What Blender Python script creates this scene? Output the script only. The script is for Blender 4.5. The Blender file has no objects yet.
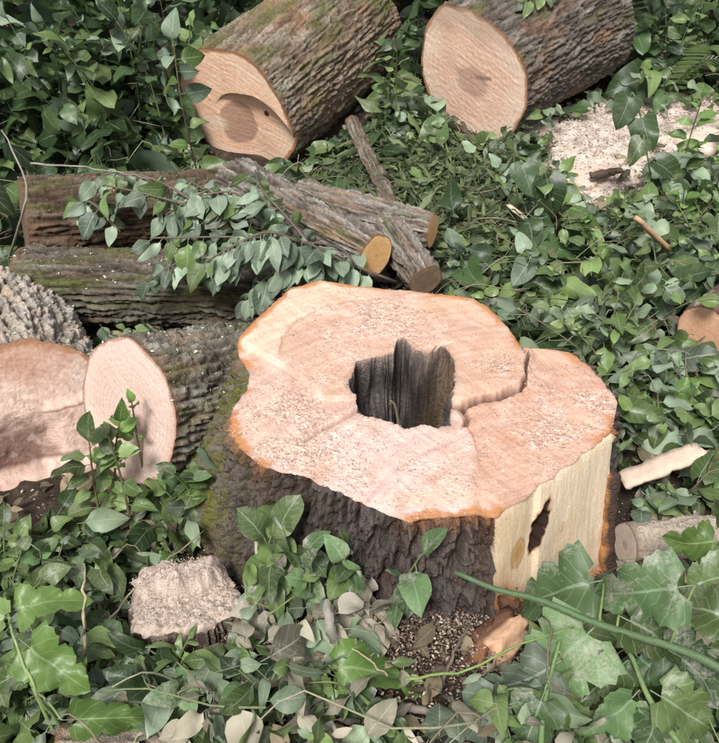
import bpy, math, random
import numpy as np
from mathutils import Vector, Matrix
random.seed(11); RNG = np.random.default_rng(11)
PI = math.pi
scene = bpy.context.scene
COL = scene.collection

# ------------------------------------------------------------------ camera
CAM_H, PITCH, FPX = 1.6, math.radians(33.0), 897.0      # FPX: focal length in photo pixels (719 x 743)
cam_d = bpy.data.cameras.new('camera'); cam = bpy.data.objects.new('camera', cam_d); COL.objects.link(cam)
cam_d.sensor_fit = 'VERTICAL'; cam_d.sensor_height = 24.0; cam_d.lens = 24.0 * FPX / 743.0
cam_d.clip_start = 0.05; cam_d.clip_end = 500
cam.location = (0, 0, CAM_H); cam.rotation_euler = (PI / 2 - PITCH, 0, 0)
scene.camera = cam
# ------------------------------------------------------------------ sky, sun, exposure (bright overcast)
SUN_EL, SUN_AZ = math.radians(49), math.radians(196)     # azimuth measured from +Y towards +X
world = bpy.data.worlds.new('World'); scene.world = world; world.use_nodes = True
nt = world.node_tree; nt.nodes.clear()
sky = nt.nodes.new('ShaderNodeTexSky'); sky.sky_type = 'NISHITA'; sky.sun_disc = False
sky.sun_elevation = SUN_EL; sky.sun_rotation = SUN_AZ; sky.air_density = 1.0; sky.dust_density = 3.0
hs = nt.nodes.new('ShaderNodeHueSaturation'); hs.inputs['Saturation'].default_value = 0.18
bg = nt.nodes.new('ShaderNodeBackground'); bg.inputs['Strength'].default_value = 0.065
wo = nt.nodes.new('ShaderNodeOutputWorld')
nt.links.new(sky.outputs[0], hs.inputs['Color']); nt.links.new(hs.outputs[0], bg.inputs['Color']); nt.links.new(bg.outputs[0], wo.inputs[0])
sun_d = bpy.data.lights.new('sun', 'SUN'); sun_d.energy = 2.0; sun_d.angle = math.radians(14); sun_d.color = (1, .965, .92)
sun = bpy.data.objects.new('sun', sun_d); COL.objects.link(sun)
sdir = Vector((math.sin(SUN_AZ) * math.cos(SUN_EL), math.cos(SUN_AZ) * math.cos(SUN_EL), math.sin(SUN_EL)))
sun.rotation_euler = (-sdir).to_track_quat('-Z', 'Y').to_euler()
scene.view_settings.view_transform = 'Standard'; scene.view_settings.look = 'None'
scene.view_settings.exposure = 1.08; scene.view_settings.gamma = 1.0; scene.view_settings.use_curve_mapping = False
scene.render.engine = 'CYCLES'

# ------------------------------------------------------------------ noise (numpy)
_perm = np.random.default_rng(5).permutation(256); _perm = np.concatenate([_perm, _perm, _perm])
_g = np.random.default_rng(6).normal(size=(256, 3)); _g /= np.linalg.norm(_g, axis=1)[:, None]
def noise(x, y, z=0.0):
    x, y, z = np.broadcast_arrays(np.asarray(x, float), np.asarray(y, float), np.asarray(z, float))
    xi, yi, zi = np.floor(x).astype(int), np.floor(y).astype(int), np.floor(z).astype(int)
    xf, yf, zf = x - xi, y - yi, z - zi
    xi &= 255; yi &= 255; zi &= 255
    f = lambda t: t * t * t * (t * (t * 6 - 15) + 10)
    u, v, w = f(xf), f(yf), f(zf)
    def gr(i, j, k):
        g = _g[_perm[_perm[_perm[xi + i] + yi + j] + zi + k]]
        return g[..., 0] * (xf - i) + g[..., 1] * (yf - j) + g[..., 2] * (zf - k)
    L = lambda a, b, t: a + t * (b - a)
    return 1.6 * L(L(L(gr(0,0,0), gr(1,0,0), u), L(gr(0,1,0), gr(1,1,0), u), v),
                   L(L(gr(0,0,1), gr(1,0,1), u), L(gr(0,1,1), gr(1,1,1), u), v), w)
def fbm(x, y, z=0.0, o=4):
    s, a, f = 0, .5, 1.0
    for i in range(o):
        s = s + a * noise(x * f + 17.3 * i, y * f + 5.1 * i, np.asarray(z) * f); a *= .5; f *= 2.03
    return s
def sst(a, b, x):
    t = np.clip((np.asarray(x, float) - a) / (b - a), 0, 1); return t * t * (3 - 2 * t)
def mixc(c, d, t): return c * (1 - t[..., None]) + np.asarray(d) * t[..., None]

# ------------------------------------------------------------------ pixel -> point on something the thing touches
def ground_z(x, y):
    y = np.asarray(y, float); x = np.asarray(x, float)
    s = y - 3.5
    base = 0.25 * np.where(s > 0, np.sqrt(s * s + .1) - math.sqrt(.1), 0)
    base = np.where(base > 2.6, 2.6 + (base - 2.6) * .15, base)
    base = base + .165 * np.exp(-((x - .05) / .40) ** 4 - ((y - 1.12) / .36) ** 4)      # debris banked against the stump's foot
    return base + .035 * noise(x * 1.3, y * 1.3, 3.3) + .012 * noise(x * 5, y * 5, 8.1)
CP, SP = math.cos(PITCH), math.sin(PITCH)
def ray(px, py):
    a, b = (px - 359.5) / FPX, -(py - 371.5) / FPX
    return np.array([a, CP + b * SP, -SP + b * CP])
def P(px, py, y=None, z=None):
    d = ray(px, py)
    t = y / d[1] if y is not None else (z - CAM_H) / d[2]
    return np.array([0, 0, CAM_H]) + d * t
def PG(px, py, h=0.0):
    d = ray(px, py); t = np.linspace(.5, 14, 2700)
    q = np.array([0, 0, CAM_H])[None] + d[None] * t[:, None]
    i = np.argmax(q[:, 2] < ground_z(q[:, 0], q[:, 1]) + h)
    return q[i]
def to_px(v):
    v = np.asarray(v); rel = v - np.array([0, 0, CAM_H])
    f = rel[..., 1] * CP - rel[..., 2] * SP; up = rel[..., 1] * SP + rel[..., 2] * CP
    return 359.5 + FPX * rel[..., 0] / f, 371.5 - FPX * up / f, f

# ------------------------------------------------------------------ mesh helpers
def mesh(name, V, faces, mat, col=None, attrs=None, smooth=True):
    V = np.asarray(V, np.float32).reshape(-1, 3)
    if not isinstance(faces, (list, tuple)): faces = [faces]
    faces = [np.asarray(f, np.int32) for f in faces if len(f)]
    loops = np.concatenate([f.ravel() for f in faces])
    tot = np.concatenate([np.full(len(f), f.shape[1], np.int32) for f in faces])
    me = bpy.data.meshes.new(name)
    me.vertices.add(len(V)); me.vertices.foreach_set('co', V.ravel())
    me.loops.add(len(loops)); me.loops.foreach_set('vertex_index', loops)
    me.polygons.add(len(tot)); me.polygons.foreach_set('loop_start', np.concatenate([[0], np.cumsum(tot)[:-1]]).astype(np.int32))
    me.update(calc_edges=True)
    if smooth: me.polygons.foreach_set('use_smooth', np.ones(len(tot), bool))
    if col is not None:
        a = me.attributes.new('col', 'FLOAT_COLOR', 'POINT')
        c = np.ones((len(V), 4), np.float32); c[:, :3] = np.clip(np.asarray(col).reshape(-1, 3), 0, 1); a.data.foreach_set('color', c.ravel())
    for k, v in (attrs or {}).items():
        a = me.attributes.new(k, 'FLOAT', 'POINT'); a.data.foreach_set('value', np.asarray(v, np.float32).ravel())
    if mat is not None: me.materials.append(mat)
    me.validate()
    return me
def link(name, me, parent=None, loc=None):
    o = bpy.data.objects.new(name, me); COL.objects.link(o)
    if parent is not None: o.parent = parent
    if loc is not None: o.location = loc
    return o
def tag(o, label, cat, group=None):
    o['label'] = label; o['category'] = cat
    if group: o['group'] = group
    return o
def thing(name, label, cat, loc=(0, 0, 0), group=None):
    o = bpy.data.objects.new(name, None); COL.objects.link(o); o.location = loc; o.empty_display_size = .05
    return tag(o, label, cat, group)
def grid_faces(nu, nv, wrap=False):
    i = np.arange(nu if wrap else nu - 1); j = np.arange(nv - 1)
    I, J = np.meshgrid(i, j, indexing='ij'); I2 = (I + 1) % nu
    return np.stack([I * nv + J, I2 * nv + J, I2 * nv + J + 1, I * nv + J + 1], -1).reshape(-1, 4)
def norm(v): v = np.asarray(v, float); return v / (np.linalg.norm(v) + 1e-9)
def resample(pts, n):
    pts = np.asarray(pts, float); k = len(pts)
    if k == 2:
        t = np.linspace(0, 1, n)[:, None]; return pts[0] * (1 - t) + pts[1] * t
    p = np.vstack([2 * pts[0] - pts[1], pts, 2 * pts[-1] - pts[-2]])
    out = []
    for s in np.linspace(0, k - 1 - 1e-6, n):
        i = int(s); t = s - i; a, b, c, d = p[i], p[i+1], p[i+2], p[i+3]
        out.append(.5 * (2*b + (c-a)*t + (2*a-5*b+4*c-d)*t*t + (3*b-a-3*c+d)*t**3))
    return np.array(out)
def tube(pts, r0, r1, sides=7, rough=0.0, seed=0.0):
    pts = np.asarray(pts); n = len(pts); V = []
    ref = np.array([.13, .21, .97])
    for i in range(n):
        t = norm(pts[min(i+1, n-1)] - pts[max(i-1, 0)])
        a = norm(np.cross(t, ref)); b = np.cross(t, a)
        r = r0 + (r1 - r0) * i / (n - 1)
        th = np.arange(sides) * 2 * PI / sides
        rr = r * (1 + rough * noise(np.cos(th) * 1.3 + seed, np.sin(th) * 1.3, i * .7 + seed))
        V.append(pts[i] + np.outer(np.cos(th) * rr, a) + np.outer(np.sin(th) * rr, b))
    V = np.array(V).reshape(-1, 3)
    F = np.array([[i*sides+j, i*sides+(j+1) % sides, (i+1)*sides+(j+1) % sides, (i+1)*sides+j] for i in range(n-1) for j in range(sides)])
    V = np.vstack([V, pts[:1], pts[-1:]]); m = len(V)
    T = np.array([[m-2, (j+1) % sides, j] for j in range(sides)] + [[m-1, (n-1)*sides+j, (n-1)*sides+(j+1) % sides] for j in range(sides)])
    return V, [F, T]

# ------------------------------------------------------------------ materials
class NT:
    def __init__(s, name):
        s.m = bpy.data.materials.new(name); s.m.use_nodes = True; s.t = s.m.node_tree; s.t.nodes.clear()
    def n(s, typ, **kw):
        nd = s.t.nodes.new(typ)
        for k, v in kw.items():
            if k in nd.inputs: nd.inputs[k].default_value = v
            else: setattr(nd, k, v)
        return nd
    def l(s, a, b): s.t.links.new(a, b)
    def math(s, op, a, b=None, c=None):
        nd = s.n('ShaderNodeMath', operation=op)
        for i, v in enumerate((a, b, c)):
            if v is None: continue
            if isinstance(v, (int, float)): nd.inputs[i].default_value = v
            else: s.l(v, nd.inputs[i])
        return nd.outputs[0]
    def mix(s, fac, a, b, blend='MIX'):
        nd = s.n('ShaderNodeMix', data_type='RGBA', blend_type=blend)
        for i, v in ((0, fac), (6, a), (7, b)):
            if isinstance(v, (int, float)): nd.inputs[i].default_value = v
            elif isinstance(v, tuple): nd.inputs[i].default_value = (*v, 1)
            else: s.l(v, nd.inputs[i])
        return nd.outputs[2]
    def ramp(s, fac, a, b):
        nd = s.n('ShaderNodeMapRange'); nd.inputs[1].default_value = a; nd.inputs[2].default_value = b; s.l(fac, nd.inputs[0]); return nd.outputs[0]

def vc_mat(name, scale=120, amt=.35, bump=.4, bdist=.004, rough=.85, stretch=None, spec=.25, scale2=None):
    """surface coloured by the mesh's own 'col' attribute, broken up by fine grain"""
    k = NT(name); a = k.n('ShaderNodeAttribute', attribute_name='col')
    tc = k.n('ShaderNodeTexCoord'); src = tc.outputs['Object']
    if stretch:
        mp = k.n('ShaderNodeMapping'); mp.inputs['Scale'].default_value = stretch; k.l(src, mp.inputs[0]); src = mp.outputs[0]
    n1 = k.n('ShaderNodeTexNoise', Scale=scale, Detail=4, Roughness=.65); k.l(src, n1.inputs['Vector'])
    n2 = k.n('ShaderNodeTexNoise', Scale=scale2 or scale * 3.1, Detail=2); k.l(tc.outputs['Object'], n2.inputs['Vector'])
    f = k.math('ADD', k.math('MULTIPLY', k.ramp(n1.outputs[0], .25, .75), amt), 1 - amt * .5)
    f2 = k.math('ADD', k.math('MULTIPLY', k.ramp(n2.outputs[0], .3, .7), amt * .6), 1 - amt * .3)
    ff = k.math('MULTIPLY', f, f2)
    vm = k.n('ShaderNodeVectorMath', operation='SCALE'); k.l(a.outputs['Color'], vm.inputs[0]); k.l(ff, vm.inputs['Scale'])
    p = k.n('ShaderNodeBsdfPrincipled'); p.inputs['Roughness'].default_value = rough; p.inputs['Specular IOR Level'].default_value = spec
    k.l(vm.outputs[0], p.inputs['Base Color'])
    b = k.n('ShaderNodeBump', Strength=bump, Distance=bdist)
    k.l(k.math('ADD', n1.outputs[0], k.math('MULTIPLY', n2.outputs[0], .6)), b.inputs['Height']); k.l(b.outputs[0], p.inputs['Normal'])
    o = k.n('ShaderNodeOutputMaterial'); k.l(p.outputs[0], o.inputs[0]); return k.m
M_BARK = vc_mat('bark', 80, .65, 1.0, .009, .9, scale2=330)
M_CUT = vc_mat('fresh_cut_wood', 160, .28, .55, .003, .8)
M_CHIP = vc_mat('sawdust', 300, .4, .6, .003, .9)
M_SOIL = vc_mat('soil', 60, .6, .9, .01, .95)
M_STEM = vc_mat('stem', 90, .4, .4, .003, .6)

def leaf_mat(name, top, top2, under, per_object=True, dust=0.0, transl=.20, rough=.40, spots=0.0):
    k = NT(name)
    if per_object: rnd = k.n('ShaderNodeObjectInfo').outputs['Random']
    else: rnd = k.n('ShaderNodeAttribute', attribute_name='rnd').outputs['Fac']
    lu = k.n('ShaderNodeAttribute', attribute_name='lu').outputs['Fac']; lv = k.n('ShaderNodeAttribute', attribute_name='lv').outputs['Fac']
    tc = k.n('ShaderNodeTexCoord')
    au = k.math('ABSOLUTE', lu)
    mid = k.math('LESS_THAN', au, .045)
    ph = k.math('FRACT', k.math('SUBTRACT', k.math('MULTIPLY', lv, 6.5), k.math('MULTIPLY', au, 1.6)))
    side = k.math('LESS_THAN', ph, .09)
    vein = k.math('MAXIMUM', mid, k.math('MULTIPLY', side, .55))
    ns = k.n('ShaderNodeTexNoise', Scale=28 if not per_object else 9, Detail=4); k.l(tc.outputs['Object'], ns.inputs['Vector'])
    c = k.mix(rnd, top, top2)
    c = k.mix(k.math('MULTIPLY', k.ramp(ns.outputs[0], .35, .7), .35), c, top2)
    r2 = k.math('FRACT', k.math('MULTIPLY', rnd, 7.31))
    hsv = k.n('ShaderNodeHueSaturation'); k.l(c, hsv.inputs['Color']); k.l(k.math('ADD', k.math('MULTIPLY', r2, 1.1), .40), hsv.inputs['Value'])
    c = k.mix(k.math('MULTIPLY', vein, .38), hsv.outputs[0], tuple(min(1, v * 1.4 + .05) for v in under))
    un = k.mix(k.math('MULTIPLY', vein, .3), under, tuple(v * 1.35 for v in under))
    bf = k.n('ShaderNodeNewGeometry').outputs['Backfacing']
    c = k.mix(bf, c, un)
    if spots:
        sp = k.n('ShaderNodeTexNoise', Scale=34, Detail=2); k.l(tc.outputs['Object'], sp.inputs['Vector'])
        c = k.mix(k.math('MULTIPLY', k.ramp(sp.outputs[0], .56, .66), spots), c, (.12, .075, .03))
    if dust:
        geo = k.n('ShaderNodeNewGeometry')
        d1 = k.n('ShaderNodeTexNoise', Scale=170, Detail=4, Roughness=.75); k.l(geo.outputs['Position'], d1.inputs['Vector'])
        d2 = k.n('ShaderNodeTexNoise', Scale=16, Detail=3); k.l(geo.outputs['Position'], d2.inputs['Vector'])
        dm = k.math('MULTIPLY', k.ramp(k.math('ADD', k.math('MULTIPLY', d1.outputs[0], .8), k.math('MULTIPLY', d2.outputs[0], 1.1)), .96, 1.22), dust)
        c = k.mix(dm, c, (.46, .43, .37))
    p = k.n('ShaderNodeBsdfPrincipled'); p.inputs['Roughness'].default_value = rough; p.inputs['Specular IOR Level'].default_value = .45
    k.l(c, p.inputs['Base Color'])
    b = k.n('ShaderNodeBump', Strength=.35, Distance=.004); k.l(k.math('ADD', k.math('MULTIPLY', vein, -.7), k.math('MULTIPLY', ns.outputs[0], .9)), b.inputs['Height']); k.l(b.outputs[0], p.inputs['Normal'])
    tr = k.n('ShaderNodeBsdfTranslucent'); k.l(k.mix(.5, c, (.16, .30, .03)), tr.inputs['Color'])
    ms = k.n('ShaderNodeMixShader'); ms.inputs[0].default_value = transl
    k.l(p.outputs[0], ms.inputs[1]); k.l(tr.outputs[0], ms.inputs[2])
    o = k.n('ShaderNodeOutputMaterial'); k.l(ms.outputs[0], o.inputs[0]); return k.m
G_MID = ((.078, .130, .038), (.155, .220, .072), (.24, .30, .21))
G_DARK = ((.022, .046, .018), (.060, .102, .036), (.13, .18, .125))
G_BLUE = ((.17, .235, .160), (.25, .315, .225), (.32, .385, .305))
G_BRIGHT = ((.105, .20, .045), (.18, .29, .08), (.27, .38, .18))
G_DRY = ((.26, .225, .165), (.36, .32, .25), (.38, .35, .29))
L_MID = leaf_mat('leaf_green', *G_MID, dust=.25)
L_DARK = leaf_mat('leaf_dark_green', *G_DARK)
L_BLUE = leaf_mat('leaf_wilted', *G_BLUE, rough=.5)
L_BRIGHT = leaf_mat('leaf_bright', *G_BRIGHT, transl=.30)
L_DUST = leaf_mat('leaf_dusted', (.075, .135, .055), (.12, .20, .08), (.22, .29, .20), dust=.7, rough=.5)
L_DRY = leaf_mat('leaf_dry', *G_DRY, dust=.6, rough=.7, transl=.15)
S_MID = leaf_mat('cover_green', *G_MID, per_object=False, dust=.2)
S_DARK = leaf_mat('cover_dark', *G_DARK, per_object=False)
S_BLUE = leaf_mat('cover_pale', (.135, .195, .12), (.22, .28, .18), (.29, .36, .275), per_object=False, rough=.5, dust=.2)
S_DRY = leaf_mat('cover_dry', (.13, .10, .06), (.24, .19, .12), (.28, .24, .18), per_object=False, rough=.8, transl=.1)

S_GRASS = leaf_mat('cover_grass', (.07, .10, .04), (.15, .17, .08), (.18, .21, .12), per_object=False, rough=.6)
S_DUSTY = leaf_mat('cover_dusty', (.22, .20, .14), (.33, .30, .23), (.36, .34, .28), per_object=False, rough=.75, transl=.12, dust=.6)
# ================================================================== GROUND
def axis_pts(lo, hi, flo, fhi, fine, coarse):
    a = np.arange(flo, fhi, fine); l = np.linspace(lo, flo, coarse, endpoint=False); r = np.linspace(fhi, hi, coarse); return np.concatenate([l, a, r])
gx = axis_pts(-40, 40, -3.2, 3.2, .03, 14); gy = axis_pts(-25, 90, .3, 7.0, .03, 14)
X, Y = np.meshgrid(gx, gy, indexing='ij'); Z = ground_z(X, Y) + .012 * fbm(X * 14, Y * 14, 2.2)
n1 = fbm(X * 6, Y * 6, 4.4)[..., None]; n2 = fbm(X * 25, Y * 25, 1.4)[..., None]
gc = np.array([.030, .022, .016]) + (n1 * .5 + .25) * np.array([.03, .022, .014]) + np.clip(n2 - .05, 0, 1) * np.array([.14, .11, .08])
ground = link('ground', mesh('ground', np.stack([X, Y, Z], -1), grid_faces(len(gx), len(gy)), M_SOIL, gc)); ground['kind'] = 'structure'

# ================================================================== STUMP
H = .42
C0 = P(405, 388, z=H)[:2]
OUT = [(250,330),(262,316),(290,292),(320,284),(355,289),(400,293),(440,297),(474,301),(497,318),(514,340),(523,352),(532,348),(548,346),(570,349),(590,363),(606,382),(618,400),(613,430),
       (590,447),(556,472),(520,498),(496,515),(470,513),(440,516),(410,520),(380,510),(340,491),(300,476),(262,466),(243,452),(231,436),(228,418),(236,402),(247,389),(250,374),(240,358),(236,344)]
HOLE = [(347,388),(353,376),(356,366),(366,363),(382,360),(393,356),(397,344),(404,342),(411,350),(420,356),(433,357),(436,349),(445,350),(454,364),(455,385),(452,405),(450,424),(438,427),(425,423),(405,428),(390,420),(372,416),(358,412),(355,398)]
def polar(pts, n):
    w = np.array([P(a, b, z=H)[:2] for a, b in pts]) - C0
    # dense polyline then bin by angle
    w2 = np.vstack([w, w[:1]]); t = np.linspace(0, 1, 40, endpoint=False)
    d = np.concatenate([w2[i] * (1 - t[:, None]) + w2[i+1] * t[:, None] for i in range(len(w))])
    th = np.arctan2(d[:, 1], d[:, 0]); r = np.hypot(d[:, 0], d[:, 1]); o = np.argsort(th); th, r = th[o], r[o]
    tt = -PI + 2 * PI * np.arange(n) / n
    return tt, np.interp(tt, np.concatenate([th - 2*PI, th, th + 2*PI]), np.tile(r, 3))
NT_ = 1080
TH, RO = polar(OUT, NT_); _, RI = polar(HOLE, NT_)
ct, st = np.cos(TH), np.sin(TH)
RO = RO + .006 * noise(ct * 9, st * 9, 1.0) + .0035 * noise(ct * 26, st * 26, 2.0) * noise(ct * 4, st * 4, 9.0) * 2 + .0015 * noise(ct * 90, st * 90, 2.0)
RI = RI + .005 * noise(ct * 10, st * 10, 5.0) + .003 * noise(ct * 30, st * 30, 7.0)
def ang(px, py, z=H):
    q = P(px, py, z=z)[:2] - C0; return math.atan2(q[1], q[0])
def wpoly(pts, z=H): return np.array([P(a, b, z=z)[:2] for a, b in pts])
def inpoly(X, Y, poly):
    c = np.zeros(X.shape, bool); n = len(poly)
    for i in range(n):
        x1, y1 = poly[i]; x2, y2 = poly[(i+1) % n]
        if y1 == y2: continue
        c ^= ((y1 > Y) != (y2 > Y)) & (X < (x2 - x1) * (Y - y1) / (y2 - y1) + x1)
    return c
def segd(X, Y, line):
    d = np.full(X.shape, 9.0)
    for (x1, y1), (x2, y2) in zip(line[:-1], line[1:]):
        dx, dy = x2 - x1, y2 - y1; t = np.clip(((X - x1) * dx + (Y - y1) * dy) / (dx*dx + dy*dy + 1e-12), 0, 1)
        d = np.minimum(d, np.hypot(X - x1 - t*dx, Y - y1 - t*dy))
    return d
def angdist(a, b): return np.abs((a - b + PI) % (2 * PI) - PI)

NR = 190
q = np.linspace(0, 1, NR)
R = RI[:, None] + (RO - RI)[:, None] * q[None]
X = C0[0] + ct[:, None] * R; Y = C0[1] + st[:, None] * R
wx = X + .008 * noise(X * 18, Y * 18, 3.0); wy = Y + .008 * noise(X * 18, Y * 18, 9.0)
crease = wpoly([(455,407),(470,402),(500,396),(520,388),(528,376),(526,352)])
crease2 = wpoly([(462,404),(468,414),(466,424)])
groove = wpoly([(357,408),(340,418),(324,428),(305,440)])
arc = wpoly([(282,356),(284,340),(300,322),(330,308),(365,303)])
tan_edge = wpoly([(455,407),(470,430),(478,450),(476,480),(480,512)])
BL = inpoly(wx, wy, wpoly([(225,335),(290,270),(440,280),(510,300),(535,350),(528,380),(500,396),(462,403),(405,388),(352,400),(325,400),(290,372),(260,355)]))
RL = inpoly(wx, wy, wpoly([(455,404),(500,396),(530,380),(530,340),(640,330),(640,440),(500,535),(480,520),(477,480),(478,450),(470,430)]))
FR = inpoly(wx, wy, wpoly([(405,395),(352,408),(324,428),(318,470),(330,540),(480,540),(477,480),(478,450),(470,430),(455,405)]))
SAP = inpoly(wx, wy, wpoly([(235,330),(285,282),(370,280),(365,303),(330,308),(300,322),(284,340),(282,358),(262,356),(240,352)]))
def soft(m, k):
    m = m.astype(float)
    for _ in range(2):
        m = sum(np.roll(m, d, 0) for d in range(-k, k + 1)) / (2 * k + 1)
        pm = np.pad(m, ((0, 0), (k, k)), mode='edge'); m = sum(pm[:, d:d + m.shape[1]] for d in range(2 * k + 1)) / (2 * k + 1)
    return m
BLs, RLs, FRs, SAPs = (soft(m, 2) for m in (BL, RL, FR, SAP)); BL, RL, FR, SAP = (soft(m, 6) for m in (BL, RL, FR, SAP))
Zt = H + .011 * BLs - .006 * RLs - .003 * FR + .002 * SAP
Zt_old = H + .010 * BL - .006 * RL - .007 * FR + .006 * SAP
wx2 = wx + .004 * noise(X * 70, Y * 70, 1); wy2 = wy + .004 * noise(X * 70, Y * 70, 6); dc = segd(wx2, wy2, crease); dc2 = segd(wx, wy, crease2); dg = segd(wx, wy, groove); da = segd(wx, wy, arc); dt = segd(wx, wy, tan_edge)
Zt -= .030 * np.exp(-(dc / .0042) ** 2) + .012 * np.exp(-(dc2 / .006) ** 2) + .010 * np.exp(-(dg / .007) ** 2) + .003 * np.exp(-(da / .004) ** 2)
def blob(px, py, r, z=H):
    c = P(px, py, z=z); return np.exp(-(((X - c[0]) ** 2 + (Y - c[1]) ** 2) / r ** 2))
patch = sst(-.34, .12, fbm(X * 11, Y * 11, 31.0, 3))
rough_m = patch * np.clip(blob(375,325,.16) + blob(285,420,.16) + blob(590,400,.11) + blob(545,440,.10) + blob(500,370,.06) + .6*blob(330,465,.1) + .5*blob(430,480,.14), 0, 1)
nb = fbm(X * 55, Y * 55, 1.0, 4); nc = fbm(X * 160, Y * 160, 2.0, 3)
Zt += rough_m * (.007 * np.clip(nb, -.2, 1) + .004 * nc) + .0005 * nc + .0008 * noise(X * 26, Y * 26, 4)
kerf = noise((X * .8 + Y * .6) * 75 + noise(X * 9, Y * 9, 0), (X * .6 - Y * .8) * 5, 1.5) * 1.6 * (.0003 + .0004 * np.maximum(FR, RL))
Zt += kerf + .003 * noise(X * 5, Y * 5, 2)
edge = (1 - q[None]) * (RO - RI)[:, None]
Zt -= .0035 * np.exp(-edge / .004) * (.6 + .8 * noise(ct * 22, st * 22, 4)[:, None])
# colours of the cut
col = np.empty(X.shape + (3,)); col[:] = (.62, .415, .35)
col = mixc(col, (.69, .495, .44), FR * .8)
col = mixc(col, (.57, .335, .245), RL * .9)
col = mixc(col, (.59, .37, .265), BL * .75)
col = mixc(col, (.70, .53, .40), SAP * .9)
big = fbm(X * 7, Y * 7, 6.0); col = mixc(col, (.55, .33, .23), np.clip(big * .9, 0, .45))
ringr = np.hypot(X - C0[0] + .02 * noise(X*6, Y*6, 1), Y - C0[1] + .02 * noise(X*6, Y*6, 5))
ring = np.sin(ringr * 520 + 4 * noise(X * 5, Y * 5, 3)); col *= (1 + .085 * ring * (.5 + noise(X * 4, Y * 4, 12)) * (1 - .7 * rough_m))[..., None]
col = mixc(col, (.76, .61, .54), np.clip(rough_m * (.45 + 1.2 * nb), 0, .8))
col = mixc(col, (.36, .22, .17), np.clip(rough_m * (-nb - .12) * 2.2, 0, .55))
grain = noise((X * .8 + Y * .6) * 60 + noise(X * 8, Y * 8, 2), (X * .6 - Y * .8) * 4, 3.5); col *= (1 + .13 * grain * (1 - .5 * rough_m))[..., None]
sawc = P(640, 600, z=H); sr = np.hypot(X - sawc[0], Y - sawc[1]); arcs = noise(sr * 55 + .6 * noise(X * 6, Y * 6, 8), X * 2.5, 4.0); col *= (1 + .24 * arcs * (1 - rough_m))[..., None]
med = fbm(X * 17, Y * 17, 21.0); col = mixc(col, (.50, .29, .19), np.clip(med * 1.3 - .12, 0, .5)); col = mixc(col, (.78, .64, .55), np.clip(-med * 1.2 - .15, 0, .5))
br_ = np.clip(blob(495,372,.09) + .8 * blob(430,312,.07) + .6 * blob(300,395,.07) + .8 * blob(470,470,.06) + .7 * blob(520,440,.08), 0, 1) * np.clip(.5 + 1.2 * fbm(X * 30, Y * 30, 9), 0, 1); col = mixc(col, (.50, .28, .16), br_ * .55)
col = mixc(col, (.44, .25, .16), .55 * np.exp(-(da / .005) ** 2) + .3 * np.exp(-(dt / .01) ** 2))
col = mixc(col, (.13, .07, .045), np.clip(np.exp(-(dc / .0050) ** 2) + .8 * np.exp(-(dc2 / .006) ** 2) + .5 * np.exp(-(dg / .006) ** 2), 0, 1))
rimw = np.zeros(NT_)
for (px, py, s, a) in [(250,338,.16,1), (270,312,.14,1), (300,290,.12,.9), (231,425,.14,1), (240,445,.1,.9), (490,313,.16,.8), (515,345,.10,.8), (425,517,.09,1), (465,514,.10,1), (495,515,.06,1), (560,470,.2,.15), (360,286,.2,.5)]:
    rimw = np.maximum(rimw, a * np.exp(-(angdist(TH, ang(px, py)) / s) ** 2))
rimw = np.maximum(rimw, np.clip(noise(ct * 5, st * 5, 3.3) * 1.3 + .12, 0, .75) * sst(.25, .45, angdist(TH, ang(556, 472))))
rim = sst(.15, .6, rimw)[:, None] * sst(1.25, .6, edge / (.022 + .016 * noise(ct * 8, st * 8, 2) + .006 * noise(ct * 30, st * 30, 2))[:, None])
col = mixc(col, (.52, .23, .09), np.clip(rim * .95, 0, 1))
pale = np.exp(-((edge - .060) / .026) ** 2) * rimw[:, None]; col = mixc(col, (.70, .50, .36), pale * .6)
col = mixc(col, (.16, .085, .055), np.exp(-edge / .004) * np.clip(rimw[:, None] + .35, 0, 1) * .9)
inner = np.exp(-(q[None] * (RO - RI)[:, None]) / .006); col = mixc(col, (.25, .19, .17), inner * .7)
speck = noise(X * 120, Y * 120, 7); col = mixc(col, (.30, .18, .13), np.clip((speck - .55) * 3, 0, .6) * (.15 + .85 * rough_m))
spk = noise(X * 90, Y * 90, 17); col = mixc(col, (.80, .66, .58), np.clip((spk - .5) * 3, 0, .7) * .8 * (.1 + .9 * rough_m))
stump = thing('tree_stump', 'wide freshly sawn tree stump with a dark hollow in its centre', 'tree stump', (C0[0], C0[1], 0))
off = np.array([C0[0], C0[1], 0])
TOPZ_OUT, TOPZ_IN = Zt[:, -1].copy(), Zt[:, 0].copy()
link('cut_top', mesh('cut_top', np.stack([X, Y, Zt], -1).reshape(-1, 3) - off, grid_faces(NT_, NR, True), M_CUT, col), stump)
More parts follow.
